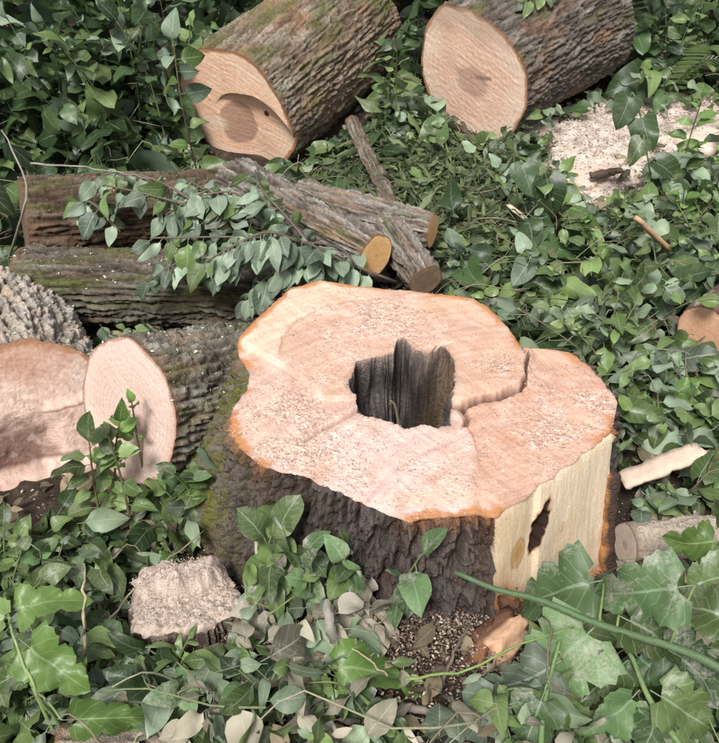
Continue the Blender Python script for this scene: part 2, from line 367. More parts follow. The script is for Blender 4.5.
# --- hollow
nz = 70; zz = np.linspace(0, 1, nz) ** 1.2
depth = .36
Rr = RI[:, None] * (1 - .10 * zz[None]) + .030 * noise(ct[:, None] * 4.5 + 0 * zz, st[:, None] * 4.5, zz[None] * 2.2 + 4) * np.minimum(1, zz[None] * 8) + .005 * noise(ct[:, None] * 34, st[:, None] * 34, zz[None] * 4) * np.minimum(1, zz[None] * 8)
Zh = TOPZ_IN[:, None] - depth * zz[None]
hv = np.stack([ct[:, None] * Rr, st[:, None] * Rr, Zh], -1)
gr = .7 * noise(ct[:, None] * 9, st[:, None] * 9, zz[None] * 3.5) + .45 * noise(ct[:, None] * 28, st[:, None] * 28, zz[None] * 7) + .35 * fbm(ct[:, None] * 40, st[:, None] * 40, zz[None] * 22)
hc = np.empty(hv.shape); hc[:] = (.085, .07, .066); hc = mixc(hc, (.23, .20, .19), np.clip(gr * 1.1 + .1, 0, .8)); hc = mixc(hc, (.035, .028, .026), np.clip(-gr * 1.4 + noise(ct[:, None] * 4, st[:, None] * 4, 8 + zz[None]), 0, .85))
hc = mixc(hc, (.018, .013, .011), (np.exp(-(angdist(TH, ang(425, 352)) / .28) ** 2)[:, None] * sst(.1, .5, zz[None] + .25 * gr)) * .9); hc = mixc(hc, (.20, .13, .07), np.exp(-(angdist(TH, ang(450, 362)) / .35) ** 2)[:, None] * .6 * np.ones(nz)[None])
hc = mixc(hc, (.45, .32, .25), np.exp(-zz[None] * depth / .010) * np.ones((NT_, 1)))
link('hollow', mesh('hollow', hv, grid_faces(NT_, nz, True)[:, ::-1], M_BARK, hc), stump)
fl = hv[:, -1]; fv = np.vstack([fl, [[0, 0, fl[:, 2].mean() - .02]]]); ff = np.array([[i, (i+1) % NT_, NT_] for i in range(NT_)])
link('hollow_floor', mesh('hollow_floor', fv, ff, M_SOIL, np.tile([[.06, .05, .045]], (len(fv), 1))), stump)
# --- flanks: bark, and the pale slabbed face at the right front
TA, TB = ang(496, 515), ang(613, 430)          # angular limits of the slabbed face
NZ = 190; zs = np.linspace(0, 1, NZ)           # 0 = top rim, 1 = below ground
zb = -.08
Zs = TOPZ_OUT[:, None] + (zb - TOPZ_OUT)[:, None] * zs[None]
dep = (H - Zs) / H                              # 0 top .. 1 ground
T2 = TH[:, None]
fl_w = .045 + .25 * np.exp(-(angdist(TH, ang(238, 372)) / .27) ** 2) + .05 * np.exp(-(angdist(TH, ang(300, 476)) / .3) ** 2) + .05 * np.exp(-(angdist(TH, ang(440, 516)) / .25) ** 2) + .03 * noise(ct * 2.2, st * 2.2, 6)
flare = fl_w[:, None] * np.clip(dep, 0, 1.3) ** (1.8 - .75 * np.exp(-(angdist(TH, ang(238, 372)) / .27) ** 2))[:, None]
arcL = TH * .45
w1 = noise(ct[:, None] * 6, st[:, None] * 6, Zs * 5 + 3) * .35
w1 = w1 + .18 * noise(ct[:, None] * 20, st[:, None] * 20, Zs * 22)
n_a = noise(ct[:, None] * 11.5 + w1, st[:, None] * 11.5 + w1, Zs * 5.5)
n_b = noise(ct[:, None] * 27 + w1, st[:, None] * 27, Zs * 11 + 2)
n_c = fbm(ct[:, None] * 60, st[:, None] * 60, Zs * 60, 3)
plate = np.clip(np.abs(n_a) * 3.2, 0, 1) ** .8
n_d = noise(ct[:, None] * 15 + w1 * 2, st[:, None] * 15, Zs * 24 + 5)
barkh = .026 * plate * (.6 + .4 * np.clip(np.abs(n_d) * 4, 0, 1)) + .016 * np.clip(np.abs(n_b) * 3.2, 0, 1) ** .7 + .013 * n_c - .024
Rbark = RO[:, None] + flare + barkh * np.minimum(1, dep / .03)
# the sawn plane
pA, pB = P(496, 515, z=H)[:2] - C0, P(613, 430, z=H)[:2] - C0
e = norm(np.append(pB - pA, 0))[:2]; nrm = np.array([e[1], -e[0]])
if nrm @ pA < 0: nrm = -nrm
lean = .035 * np.clip(dep, 0, 1.2)
den = ct * nrm[0] + st * nrm[1]; den = np.where(np.abs(den) < .2, .2, den)
Rpl = np.minimum((pA @ nrm + lean) / den[:, None], RO[:, None] + .03 + lean) 
along = (ct[:, None] * Rpl) * e[0] + (st[:, None] * Rpl) * e[1]; L0, L1 = pA @ e, pB @ e
sl = (along - L0) / (L1 - L0)                   # 0 left end .. 1 right end of the face
inA = ((T2 >= TA) & (T2 <= TB)) if TA < TB else ((T2 >= TA) | (T2 <= TB))
zlow = .20 - .17 * sst(.05, .55, sl) + .03 * noise(sl * 9, Zs * 3, 1) + .012 * noise(sl * 33, Zs * 10, 3)
FACE = inA & (Zs > zlow)
hx, hz = .375, .298                               # knot hole
kd = np.hypot((sl - hx - .08 * (Zs - hz) / .1) * (L1 - L0) / .0155, (Zs - hz) / .043) + .45 * noise(sl * 24, Zs * 50, 4)
hole = sst(1.15, .85, kd)
left_panel = sst(.37, .33, sl)
Rface = Rpl - .07 * hole - .010 * left_panel * sst(.10, .33, sl) + .0012 * fbm(sl * 40, Zs * 20, 2) + .004 * noise(sl * 5, Zs * 6, 3) - .012 * np.exp(-(edge[:, :1] * 0 + dep / .02))
# undercut where the bark was torn away
und = inA & ~FACE
Rbark = np.where(inA, np.minimum(Rbark, Rpl + .028 + barkh * .4), Rbark)
Rside = np.where(FACE, Rface, Rbark)
Rside[:, 0] = RO
sv = np.stack([ct[:, None] * Rside, st[:, None] * Rside, Zs], -1)
fc = np.empty(sv.shape); fc[:] = (.82, .66, .49)
streak = noise(sl * 30, Zs * 4, 2); fc = mixc(fc, (.84, .73, .57), np.clip(streak, 0, .7)); fc = mixc(fc, (.66, .50, .30), np.clip(-streak * .7, 0, .5))
fc = mixc(fc, (.82, .63, .41), left_panel * .6)
kn = np.exp(-(np.hypot((sl - .20) * (L1 - L0) / .026, (Zs - .268) / .034)) ** 4); KN1 = kn
kn = np.exp(-(np.hypot((sl - .58) * (L1 - L0) / .010, (Zs - .25) / .014)) ** 4); fc = mixc(fc, (.48, .33, .16), kn * .6)
stain = np.clip(fbm(sl * 5, Zs * 7, 12) * 1.5, 0, .4); fc = mixc(fc, (.62, .44, .25), stain)
fc = mixc(fc, (.55, .30, .09), KN1 * .9); fc = mixc(fc, (.40, .20, .06), KN1 * .0 + .5 * np.exp(-(np.abs(np.hypot((sl - .20) * (L1 - L0) / .026, (Zs - .268) / .034) - 1) / .15) ** 2)); fc = mixc(fc, (.36, .17, .06), sst(1.75, 1.35, kd) * .8); fc = mixc(fc, (.022, .010, .007), sst(1.42, 1.22, kd))
fc = mixc(fc, (.42, .17, .06), np.exp(-np.clip(Zs - zlow, 0, 1) / (.012 + .03 * sst(.4, .0, sl))) * .85)
bc = np.empty(sv.shape); bc[:] = (.058, .046, .041)
bc = mixc(bc, (.125, .105, .096), np.clip(plate * .7 + n_c * .7 - .15, 0, .9)); bc = mixc(bc, (.055, .036, .027), sst(.45, .1, plate) * .7)
red = np.clip(fbm(ct[:, None] * 5, st[:, None] * 5, Zs * 5 + 7) * 1.6, 0, .6); bc = mixc(bc, (.095, .052, .036), red)
bc = mixc(bc, (.38, .15, .055), np.clip(rimw[:, None] * np.exp(-dep / (.05 + .03 * n_a)), 0, 1) * .9)
bc = mixc(bc, (.30, .12, .045), und * np.exp(-(zlow - Zs) / .03) * .9)
mossw = np.exp(-(angdist(TH, ang(234, 385)) / .46) ** 2)[:, None]; mn = fbm(ct[:, None] * 16, st[:, None] * 16, Zs * 14, 4)
bc = mixc(bc, (.20, .17, .13), mossw * .75); bc = mixc(bc, (.13, .13, .03), np.clip(mossw * (mn * 3.0 + .6), 0, .95))
dusty = sst(.12, -.02, Zs) * np.clip(fbm(ct[:, None] * 30, st[:, None] * 30, Zs * 20) * 2 + .4, 0, 1); bc = mixc(bc, (.24, .18, .14), dusty * .55)
cc = np.where(FACE[..., None], fc, bc)
GF = grid_faces(NT_, NZ, True)[:, ::-1]
isf = FACE.ravel()[GF].sum(1) >= 3
def submesh(name, V, F, mat, c):
    u, inv = np.unique(F.ravel(), return_inverse=True); return mesh(name, V.reshape(-1, 3)[u], inv.reshape(-1, 4), mat, c.reshape(-1, 3)[u])
bark_o = link('bark', submesh('stump_bark', sv, GF[~isf], M_BARK, cc), stump)
bark_o['label'] = 'dark furrowed bark of the stump, mossy on its left root flare'
fo = link('slabbed_face', submesh('slabbed_face', sv, GF[isf], M_CUT, cc), stump)
fo['label'] = 'pale flat sapwood face with a black knot hole'
# bark slab still clinging to the right edge of the face
def plate_mesh(name, A, B, width_v, thick_v, mat, c1, c2, n=24, m=8, amp=.006, seed=0, byside=False):
    """a split plank between A and B, rough on all sides"""
    A, B, w, t = map(lambda v: np.asarray(v, float), (A, B, width_v, thick_v))
    prof = [(-1,-1),(-.3,-1.05),(.4,-.95),(1,-.8),(1.05,0),(1,.9),(.3,1.05),(-.4,1),(-1,.85),(-1.04,0)]
    V = []; C = []
    for i in range(n):
        s = i / (n - 1); tp = 1 - .35 * max(0, s - .7) / .3 * random.random() - .12 * (i in (0, n-1))
        for a, b in prof:
            p = A + (B - A) * s + w * a * tp + t * b * tp
            p = p + amp * np.array([noise(p[0]*45+seed, p[1]*45, p[2]*25), noise(p[0]*45+9, p[1]*45+seed, p[2]*25), noise(p[0]*30, p[1]*30, p[2]*30+seed)])
            V.append(p); C.append(np.array(c1 if (a > -.6 if byside else b < .2) else c2) * (.92 + .16 * random.random()))
    k = len(prof); F = np.array([[i*k+j, i*k+(j+1) % k, (i+1)*k+(j+1) % k, (i+1)*k+j] for i in range(n-1) for j in range(k)])
    V.append(np.mean(V[:k], 0)); V.append(np.mean(V[-k-1:-1], 0)); C += [c1, c1]; N = len(V)
    T = np.array([[N-2, (j+1) % k, j] for j in range(k)] + [[N-1, (n-1)*k+j, (n-1)*k+(j+1) % k] for j in range(k)])
    return mesh(name, np.array(V), [F, T], mat, np.array(C), smooth=name in ('bark_slab', 'bark_scrap'))
a3 = np.array([pB[0], pB[1], 0]); outv = np.array([nrm[0], nrm[1], 0]); e3 = np.array([e[0], e[1], 0])
link('bark_slab', plate_mesh('bark_slab', a3 + e3 * .016 + outv * .0 + [0, 0, .30], a3 + e3 * .006 + outv * .050 + [0, 0, -.03], e3 * .014 + outv * .006, outv * .022 - e3 * .012, M_BARK, (.085, .052, .04), (.44, .21, .085), n=60, amp=.009, byside=True), stump)
# a broken twig standing in the hollow
v, f = tube(resample([[.0, -.03, .10], [-.005, -.02, .25], [-.02, .0, .36], [-.035, .0, .385]], 10), .006, .003, 6)
link('splinter', mesh('splinter', v, f, M_STEM, np.tile([[.14, .11, .08]], (len(v), 1))), stump)

# ================================================================== LOGS
LOGV = []
SOLIDS = []       # (p0, p1, r) used to keep the undergrowth out of the wood
def log_bark(p0, p1, r0, r1, res=.006, fc=11, fa=2.6, amp=.028, seed=0, c_hi=(.30,.27,.23), c_lo=(.10,.075,.055), lichen=(.50,.49,.44), lich=.4, moss=.3, face_fn=None, oval=0, capres=(70, 260), inner=None, dustw=0., bend=0., ends=True, rimc=(.22,.11,.06)):
    p0, p1 = np.asarray(p0, float), np.asarray(p1, float); L = np.linalg.norm(p1 - p0); a = (p1 - p0) / L
    upv = np.array([0, 0, 1.0]); s_ = norm(np.cross(a, upv)); u_ = np.cross(s_, a)      # s_: side, u_: up
    nt_ = int(np.clip(2 * PI * max(r0, r1) / res, 60, 520)); ns = int(np.clip(L / res, 30, 420))
    th = 2 * PI * np.arange(nt_) / nt_; c, s = np.cos(th)[:, None], np.sin(th)[:, None]
    t = np.linspace(0, 1, ns)[None]; ax = t * L + 0 * th[:, None]
    Rb = r0 + (r1 - r0) * t
    low = 1 + .07 * noise(c * 1.3 + seed, s * 1.3, ax * 1.5) + .03 * noise(c * 3 + seed, s * 3, ax * 3) + oval * (c * c - .5)
    w = .5 * noise(c * 3 + seed, s * 3 + 2, ax * 7)
    rm = (r0 + r1) / 2; k = fc * rm / .3
    na = noise(c * k + w + seed, s * k + w, ax * fa * 1.6 + seed)
    nb_ = noise(c * k * 2.3 + w + seed, s * k * 2.3, ax * fa * 4.4)
    nc_ = fbm(c * rm * 90 + seed, s * rm * 90, ax * 60, 3)
    pl = np.clip(np.abs(na) * 3.0, 0, 1) ** .8; pl2 = np.clip(np.abs(nb_) * 2.6, 0, 1)
    xb = np.clip(np.abs(noise(c * k * .8 + seed + 4, s * k * .8 + w, ax * fa * 5.5 + w * 2)) * 4.5, 0, 1)
    pl = pl * (.55 + .45 * xb)
    hgt = amp * (pl * .85 + pl2 * .40 + nc_ * .50 - .9)
    Rr = Rb * low + hgt * (.10 + .90 * sst(0, .035, ax)) * (.5 + .5 * sst(0, .05, L - ax))
    uu, vv = c * low[:, :1], s * low[:, :1]
    shift = 0 * ax
    if face_fn is not None: shift = shift + face_fn(c[:, 0], s[:, 0])[:, None] * np.exp(-ax / .10)
    sag = bend * np.sin(PI * t)
    V = p0 + (ax - shift)[..., None] * a + (Rr * c)[..., None] * s_ + (Rr * s)[..., None] * u_ + (sag[..., None] * u_)
    col = np.empty(V.shape); col[:] = c_lo; col = mixc(col, c_hi, np.clip(pl * .75 + pl2 * .3 + nc_ * .5 - .25, 0, 1))
    pt = np.clip(fbm(c * 3.2 + seed + 20, s * 3.2, ax * 3.5 + 11) * 2.6 - .1, 0, 1); col = mixc(col, np.asarray(c_hi) * np.array([.95, .66, .50]), pt * .7)
    pk = np.clip(fbm(c * 9 + seed + 30, s * 9, ax * 9 + 1) * 2, -.6, .6)[..., None]; col = col * (1 + .5 * pk)
    lw = np.clip(fbm(c * 4 + seed, s * 4, ax * 5 + 3) * 2 + lich - .3, 0, 1) * np.clip(pl * 1.1 + nc_ - .25, 0, 1); col = mixc(col, lichen, lw * .8)
    mw = np.clip(fbm(c * 3 + seed + 9, s * 3, ax * 4 + 7) * 2.4 + moss - .45 + nc_ * .8, 0, 1) * np.clip(.55 + s, 0, 1); col = mixc(col, (.115, .135, .035), mw * .8)
    if dustw: col = mixc(col, (.52, .44, .36), np.clip(fbm(c * 20, s * 20, ax * 20) * 2.2 + dustw, 0, 1) * np.clip(s + .1, 0, 1))
    col = mixc(col, rimc, np.exp(-ax / .012) * .85)
    SOLIDS.append((p0, p1, max(r0, r1)))
    if seed in (7.7, 9.2, 15.8, 12.5): LOGV.append((V, {7.7: 330, 9.2: 120, 15.8: 160, 12.5: 250}[seed]))
    return dict(V=V, col=col, F=grid_faces(nt_, ns, True)[:, ::-1], nt=nt_, a=a, s=s_, u=u_, p0=p0, p1=p1, L=L, r0=r0, seed=seed)
def log_cap(lb, end=0, face_fn=None, pal=None, nr=70, heart=(0., 0.), hr=.2, hw=.8, ringf=26, crack=0, saw=1.0, off=np.zeros(3), custom=None):
    pal = pal or ((.74,.465,.32), (.80,.57,.42), (.28,.155,.105), (.38,.17,.075))
    rim = lb['V'][:, 0 if end == 0 else -1]; a = lb['a'] * (1 if end == 0 else -1); c0 = lb['p0'] if end == 0 else lb['p1']
    rel = rim - c0; u = rel @ lb['s']; v = rel @ lb['u']; rr = lb['r0']
    q = np.linspace(0, 1, nr); U, W = u[:, None] * q, v[:, None] * q; un, wn = U / rr, W / rr
    D = face_fn(un, wn) if face_fn is not None else 0 * U
    sd = lb['seed']
    rough = (rr / .3) * .0016 * fbm(un * 14 + sd, wn * 14, 2) + (rr / .3) * .0009 * noise((un * .4 + wn) * 22 + noise(un * 3, wn * 3, sd), (un - .4 * wn) * 1.5, sd) * saw
    D = D + rough * (1 - q[None] ** 12)
    if face_fn is not None: D[:, -1] = face_fn(u / rr, v / rr) * 1.0
    if face_fn is None and end == 0: D[:, -1] = 0
    V = c0 + U[..., None] * lb['s'] + W[..., None] * lb['u'] - D[..., None] * a
    V[:, -1] = rim
    d = np.hypot(un - heart[0] + .05 * noise(un * 3, wn * 3, sd), wn - heart[1] + .05 * noise(un * 3 + 5, wn * 3, sd))
    col = np.empty(U.shape + (3,)); col[:] = pal[0]
    col = mixc(col, pal[1], sst(.55, .9, q[None] + .25 * noise(un * 2, wn * 2, sd + 3)) * .8)
    col = mixc(col, pal[1], np.clip(fbm(un * 2.5, wn * 2.5, sd + 8) * 1.4, 0, .6))
    col = mixc(col, pal[2], sst(hr * 1.15, hr * .75, d + .04 * noise(un * 7, wn * 7, sd)) * hw)
    col *= (1 + .07 * np.sin(d * ringf * 3.2 + 5 * noise(un * 1.5, wn * 1.5, sd)) * (.5 + noise(un * 3, wn * 3, sd + 6)))[..., None] * (1 + .09 * noise((un * .4 + wn) * 16 + noise(un * 2, wn * 2, sd + 1), (un - .4 * wn) * 1.2, sd + 4) * saw)[..., None]
    fine = noise(un * 60 + noise(un * 6, wn * 6, sd), wn * 60, sd + 2); col *= (1 + .10 * fine)[..., None]
    tha = np.arctan2(wn, un); rays = noise(np.cos(tha) * 22, np.sin(tha) * 22, d * 1.5 + sd); col *= (1 + .10 * rays * sst(.1, .4, d))[..., None]
    bw = .045 + .030 * noise(np.cos(tha) * 5, np.sin(tha) * 5, sd) + .012 * noise(np.cos(tha) * 25, np.sin(tha) * 25, sd)
    col = mixc(col, pal[3], sst(1.25, .75, (1 - q[None]) / bw) * .9)
    col = mixc(col, (.10, .06, .04), np.exp(-((1 - q[None]) / .014) ** 2) * .8 * np.ones_like(U))
    sp = noise(un * 40, wn * 40, sd); col = mixc(col, (.75, .60, .50), np.clip((sp - .45) * 2, 0, .6))
    for k in range(crack):
        an = random.uniform(0, 2 * PI); pr = un * math.cos(an) + wn * math.sin(an); pe = -un * math.sin(an) + wn * math.cos(an) + .04 * noise(pr * 5, 0, k)
        col = mixc(col, (.12, .06, .04), np.exp(-(pe / .008) ** 2) * ((pr > .05) & (pr < .5)))
    if custom is not None: col = custom(un, wn, col)
    return V - off, grid_faces(lb['nt'], nr, True) if end == 0 else grid_faces(lb['nt'], nr, True)[:, ::-1], col
def make_log(name, label, cat, p0, p1, r0, r1, group=None, cap1=True, capkw=None, **kw):
    fn = kw.get('face_fn')
    lb = log_bark(p0, p1, r0, r1, **kw)
    base = np.array([lb['p0'][0], lb['p0'][1], lb['p0'][2] - r0])
    o = thing(name, label, cat, tuple(base), group)
    link('bark', mesh('bark', lb['V'] - base, lb['F'], M_BARK, lb['col']), o)
    V, F, c = log_cap(lb, 0, fn, off=base, **(capkw or {}))
    link('cut_face', mesh('cut_face', V, F, M_CUT, c), o)
    V, F, c = log_cap(lb, 1, None, off=base, nr=24, pal=((.36,.25,.17), (.42,.30,.21), (.2,.12,.08), (.16,.09,.06)))
    link('cut_face', mesh('cut_face_far', V, F, M_CUT, c), o)
    return o, lb

# D: big log with a stepped felling cut, top centre
def fnD(u, v):
    d = np.hypot((u - .22) / .76, np.maximum(v + .32, 0) / .66) + .04 * noise(u * 3, v * 3, 4)
    return -.060 * sst(1.02, .98, d) * sst(-.40, .15, u)
def cuD(u, v, col):
    d = np.hypot((u + .08) / .27, (v + .22) / .36) + .12 * noise(u * 5, v * 5, 2)
    col = mixc(col, (.33, .195, .14), sst(1.05, .9, d) * .8)
    h = np.hypot((u - .42) / .05, (v + .02) / .05); col = mixc(col, (.08, .03, .02), sst(1.1, .7, h))
    pb = sst(.16, .05, np.abs(v + .18 - .1 * u)) * sst(-.2, -.35, u); return mixc(col, (.72, .55, .42), pb * .7)
D0 = P(236, 114, y=4.12); D1 = P(330, 38, y=4.78)
make_log('felled_log', 'thick mossy log whose end shows a stepped felling cut', 'log', D0, D1 + (D1 - D0) * .22, .315, .335, face_fn=fnD, amp=.020, seed=1.3, fc=13, fa=2.2,
         c_hi=(.34,.27,.20), c_lo=(.12,.08,.055), lichen=(.46,.43,.36), lich=.5, moss=.58, capkw=dict(heart=(-.05,-.15), hr=.02, nr=100, custom=cuD))
# E: big round log, top right
def cuE(u, v, col):
    d = np.hypot((u - .02) / .34, (v + .05) / .26) + .2 * noise(u * 4, v * 4, 1)
    col = mixc(col, (.44, .27, .20), sst(1.1, .7, d) * .7)
    top = sst(.45, .75, v + .15 * noise(u * 3, v * 3, 5)); col = mixc(col, (.40, .27, .19), top * .5)
    ck = np.exp(-((v - .02 - .12 * u) / .03) ** 2) * sst(.02, .2, u) * sst(.42, .35, u); return mixc(col, (.22, .12, .08), ck * .8)
E0 = P(471, 78, y=4.35); E1 = P(578, 16, y=4.88)
make_log('felled_log', 'thick grey log with a plain round pale cut end facing outward', 'log', E0, E1, .335, .33, amp=.024, seed=4.1, fc=15, fa=2.8,
         c_hi=(.22,.19,.16), c_lo=(.075,.058,.046), lichen=(.36,.34,.30), lich=.35, moss=.12, capkw=dict(heart=(0,0), hr=.02, nr=90, custom=cuE, pal=((.78,.51,.385), (.85,.64,.51), (.3,.17,.11), (.40,.19,.09))))
# B, C: mossy limbs lying across the left
B0 = P(22, 285, y=2.80); B1 = P(300, 300, y=2.78)
make_log('mossy_limb', 'long dark mossy log with sawdust specks lying under wilted branch', 'log', B0, B1, .135, .125, amp=.030, seed=7.7, fc=15, fa=1.2, c_hi=(.20,.175,.14), c_lo=(.06,.045,.035), lichen=(.34,.33,.28), lich=.35, moss=.6, bend=.015)
Cc0 = P(24, 222, y=3.15); Cc1 = P(250, 205, y=3.5)
make_log('brown_limb', 'brown log half hidden by leaves behind the long mossy log', 'log', Cc0, Cc1, .165, .15, amp=.022, seed=9.2, fc=12, fa=1.6, c_hi=(.19,.14,.10), c_lo=(.07,.045,.032), lichen=(.28,.24,.19), lich=.25, moss=.25,
         capkw=dict(pal=((.16,.11,.08),(.2,.14,.1),(.12,.08,.06),(.1,.06,.04))))
# A: big rough log with the brown cracked face, left edge
def fnA(u, v):
    d = np.hypot((u - .0) / .45, (v + .10) / .45)
    return .0022 * fbm(u * 9, v * 9, 3) + .0014 * fbm(u * 32, v * 32, 7) + .0 - .022 * sst(1.0, .3, d + .35 * noise(u * 5, v * 5, 9)) + .03 * sst(-.28, -.42, v + .06 * noise(u * 4, v * 4, 1)) + .015 * sst(.0, .1, u - .25 + .05 * noise(u * 4, v * 4, 7)) * sst(.35, .2, v)
def cuA(u, v, col):
    d = np.hypot((u + .02) / .40, (v + .10) / .34) + .25 * noise(u * 4, v * 4, 3)
    col = mixc(col, (.15, .085, .065), sst(1.05, .30, d) * .9)
    b1 = fbm(u * 9, v * 9, 13); col = mixc(col, (.30, .16, .11), np.clip(b1 * 1.6 - .1, 0, .6)); col = mixc(col, (.68, .54, .47), np.clip(-b1 * 1.4 - .15, 0, .5)); b2 = noise(u * 45, v * 45, 3); col = mixc(col, (.16, .09, .07), np.clip(b2 * 1.5 - .45, 0, .7) * sst(1.6, .6, d))
    t = sst(.45, .85, v + .18 * noise(u * 3, v * 3, 2)); col = mixc(col, (.40, .20, .115), t * .65)
    lo = sst(-.32, -.42, v + .06 * noise(u * 4, v * 4, 1)); col = mixc(col, (.56, .39, .325), lo * .8)
    ck = np.exp(-((v + .26 - .03 * noise(u * 5, v * 5, 2)) / .025) ** 2) * (u < .5); col = mixc(col, (.12, .06, .045), ck * .7)
    ck = np.exp(-((v - .22 - .03 * noise(u * 7, 0, 2)) / .012) ** 2) * sst(.2, .3, u) * (u < .75); return mixc(col, (.14, .07, .05), ck * .8)
A0 = P(20, 440, y=1.93); A1 = P(-15, 338, y=2.70)
make_log('rough_log', 'big rough barked log with brown cracked cut face beside the stump', 'log', A0, A1, .285, .275, face_fn=fnA, amp=.030, seed=12.5, fc=8, fa=2.6, c_hi=(.52,.48,.42), c_lo=(.15,.12,.10), lichen=(.68,.64,.58), lich=.7, moss=.05, dustw=.4,
         res=.0045, capkw=dict(nr=110, hr=.01, custom=cuA, pal=((.60,.43,.365), (.70,.54,.475), (.25,.14,.1), (.34,.17,.09)), saw=.8), rimc=(.28,.12,.06))
# A2: log whose pale oval end leans against the rough log
def cuA2(u, v, col):
    st_ = np.exp(-((u - .35 - .06 * noise(v * 3, 1, 2)) / .07) ** 2) * sst(.2, -.2, v); col = mixc(col, (.40, .28, .22), st_ * .6)
    return mixc(col, (.50, .30, .24), sst(.72, .95, u) * .5)
Q0 = P(127, 412, y=1.87); Q1 = np.array([-.20, 2.32, .09])
make_log('grey_log', 'grey mossy log with a smooth pale oval cut end beside the stump', 'log', Q0, Q1, .195, .17, amp=.026, seed=15.8, fc=14, fa=2.0, c_hi=(.30,.28,.23), c_lo=(.09,.07,.055), lichen=(.44,.43,.37), lich=.5, moss=.45, res=.005,
         capkw=dict(nr=90, hr=.01, custom=cuA2, pal=((.58,.42,.36), (.62,.47,.41), (.3,.2,.15), (.40,.24,.18))))
# H: log end at the right edge
H0 = P(704, 334, y=2.48); H1 = P(800, 262, y=2.95)
make_log('brown_log', 'weathered log with a dull orange brown cut end among leaves', 'log', H0, H1, .095, .10, amp=.016, seed=18.8, fc=10, c_hi=(.26,.19,.15), c_lo=(.10,.06,.045), lich=.3, moss=.1,
         capkw=dict(hr=.01, pal=((.58,.33,.21), (.66,.40,.27), (.3,.18,.12), (.30,.15,.08))))
# sawdust covered log at the right
K0 = P(625, 545, y=1.62); K1 = P(760, 530, y=1.72)
make_log('dusted_limb', 'short limb thickly dusted with pale sawdust beside pale stump face', 'log', K0, K1, .055, .05, amp=.012, seed=21.0, fc=8, c_hi=(.46,.39,.33), c_lo=(.24,.18,.14), lich=.2, moss=0, dustw=1.3, capkw=dict(nr=30, pal=((.60,.47,.38),(.66,.54,.45),(.4,.3,.24),(.3,.2,.15))))
K0 = P(598, 566, y=1.58); K1 = P(655, 572, y=1.60)
make_log('grey_stick', 'short thick grey stick under the dusted limb', 'stick', K0, K1, .022, .02, amp=.006, seed=23.0, fc=4, c_hi=(.34,.33,.30), c_lo=(.2,.18,.16), lich=.4, moss=0, res=.004, capkw=dict(nr=16))
# bottom edge log
K0 = P(60, 752, y=1.02); K1 = P(345, 753, y=1.03)
make_log('dusty_limb', 'grey limb covered with sawdust lying in the foreground leaves', 'log', K0, K1, .05, .045, amp=.012, seed=25.0, fc=8, c_hi=(.24,.20,.17), c_lo=(.1,.08,.065), lich=.2, moss=0, dustw=.25, capkw=dict(nr=24))
# thin limb between the big logs
K0 = P(352, 122, y=4.2); K1 = P(392, 206, y=3.5)
make_log('thin_limb', 'thin rough limb lying between two thick logs', 'branch', K0, K1, .035, .032, amp=.014, seed=28.0, fc=5, c_hi=(.26,.22,.18), c_lo=(.1,.08,.06), lich=.3, moss=.1, res=.005, capkw=dict(nr=16))
# F: forked limb with three sawn stubs
fork = None
def fork_part(root, base, p0, p1, r0, r1, seed, pal, first):
    lb = log_bark(p0, p1, r0, r1, res=.0045, fc=13, fa=1.8, amp=.022, seed=seed, c_hi=(.33,.29,.25), c_lo=(.09,.07,.055), lichen=(.50,.49,.46), lich=.5, moss=.15)
    b = link('trunk' if first else 'branch_stub', mesh('fork_bark', lb['V'] - base, lb['F'], M_BARK, lb['col']), root)
    V, F, c = log_cap(lb, 0, off=base, nr=50, pal=pal, hr=.06, hw=.5)
    link('cut_face', mesh('cut_face', V, F, M_CUT, c), b)
    return b
orange = ((.76,.43,.18), (.82,.52,.25), (.34,.17,.08), (.20,.10,.06))
f0 = P(376, 256, y=2.80)
base = np.array([f0[0], f0[1], 0.0])
fork = thing('forked_limb', 'forked grey limb with small orange sawn stubs behind the stump', 'log', tuple(base))
fork_part(fork, base, f0, P(235, 188, y=3.35), .078, .12, 31.0, orange, True)
fork_part(fork, base, P(433, 231, y=3.02), P(300, 205, y=3.22), .062, .10, 33.0, orange, False)
fork_part(fork, base, P(426, 281, y=2.78), P(385, 225, y=3.08), .062, .075, 35.0, ((.20,.13,.09), (.26,.17,.11), (.15,.1,.07), (.12,.08,.05)), False)

# small sawdust covered stump, lower left
sc = P(182, 596, z=.16)
ms = thing('small_stump', 'small low stump heaped with sawdust in front of the large stump', 'tree stump', (sc[0], sc[1], 0))
n_t, n_r = 260, 60
th = 2 * PI * np.arange(n_t) / n_t; c, s = np.cos(th)[:, None], np.sin(th)[:, None]; qq = np.linspace(0, 1, n_r)[None]
rout = .124 + .04 * noise(c * 1.5, s * 1.5, 2) + .014 * noise(c * 5, s * 5, 2) + .006 * noise(c * 11, s * 11, 2)
Xs, Ys = c * rout * qq * 1.05, s * rout * qq * .74
lev = np.where(Ys + .25 * Xs + .012 * noise(Xs * 30, Ys * 30, 1) > .02, .0, 0) + .035 * sst(.005, .035, Ys - .15 * Xs + .03 * noise(Xs * 22, Ys * 22, 1)) * sst(.09, .05, Xs)
Zs_ = .150 + .10 * Xs + lev + .016 * fbm(Xs * 26, Ys * 26, 3) + .005 * fbm(Xs * 140, Ys * 140, 1) - .012 * qq ** 10
cs = np.empty(Xs.shape + (3,)); cs[:] = (.50, .40, .345); f_ = fbm(Xs * 70, Ys * 70, 5); cs = mixc(cs, (.64, .54, .47), np.clip(f_ * 2, 0, .8)); cs = mixc(cs, (.24, .17, .13), np.clip(-f_ * 2.4 - .05, 0, .8))
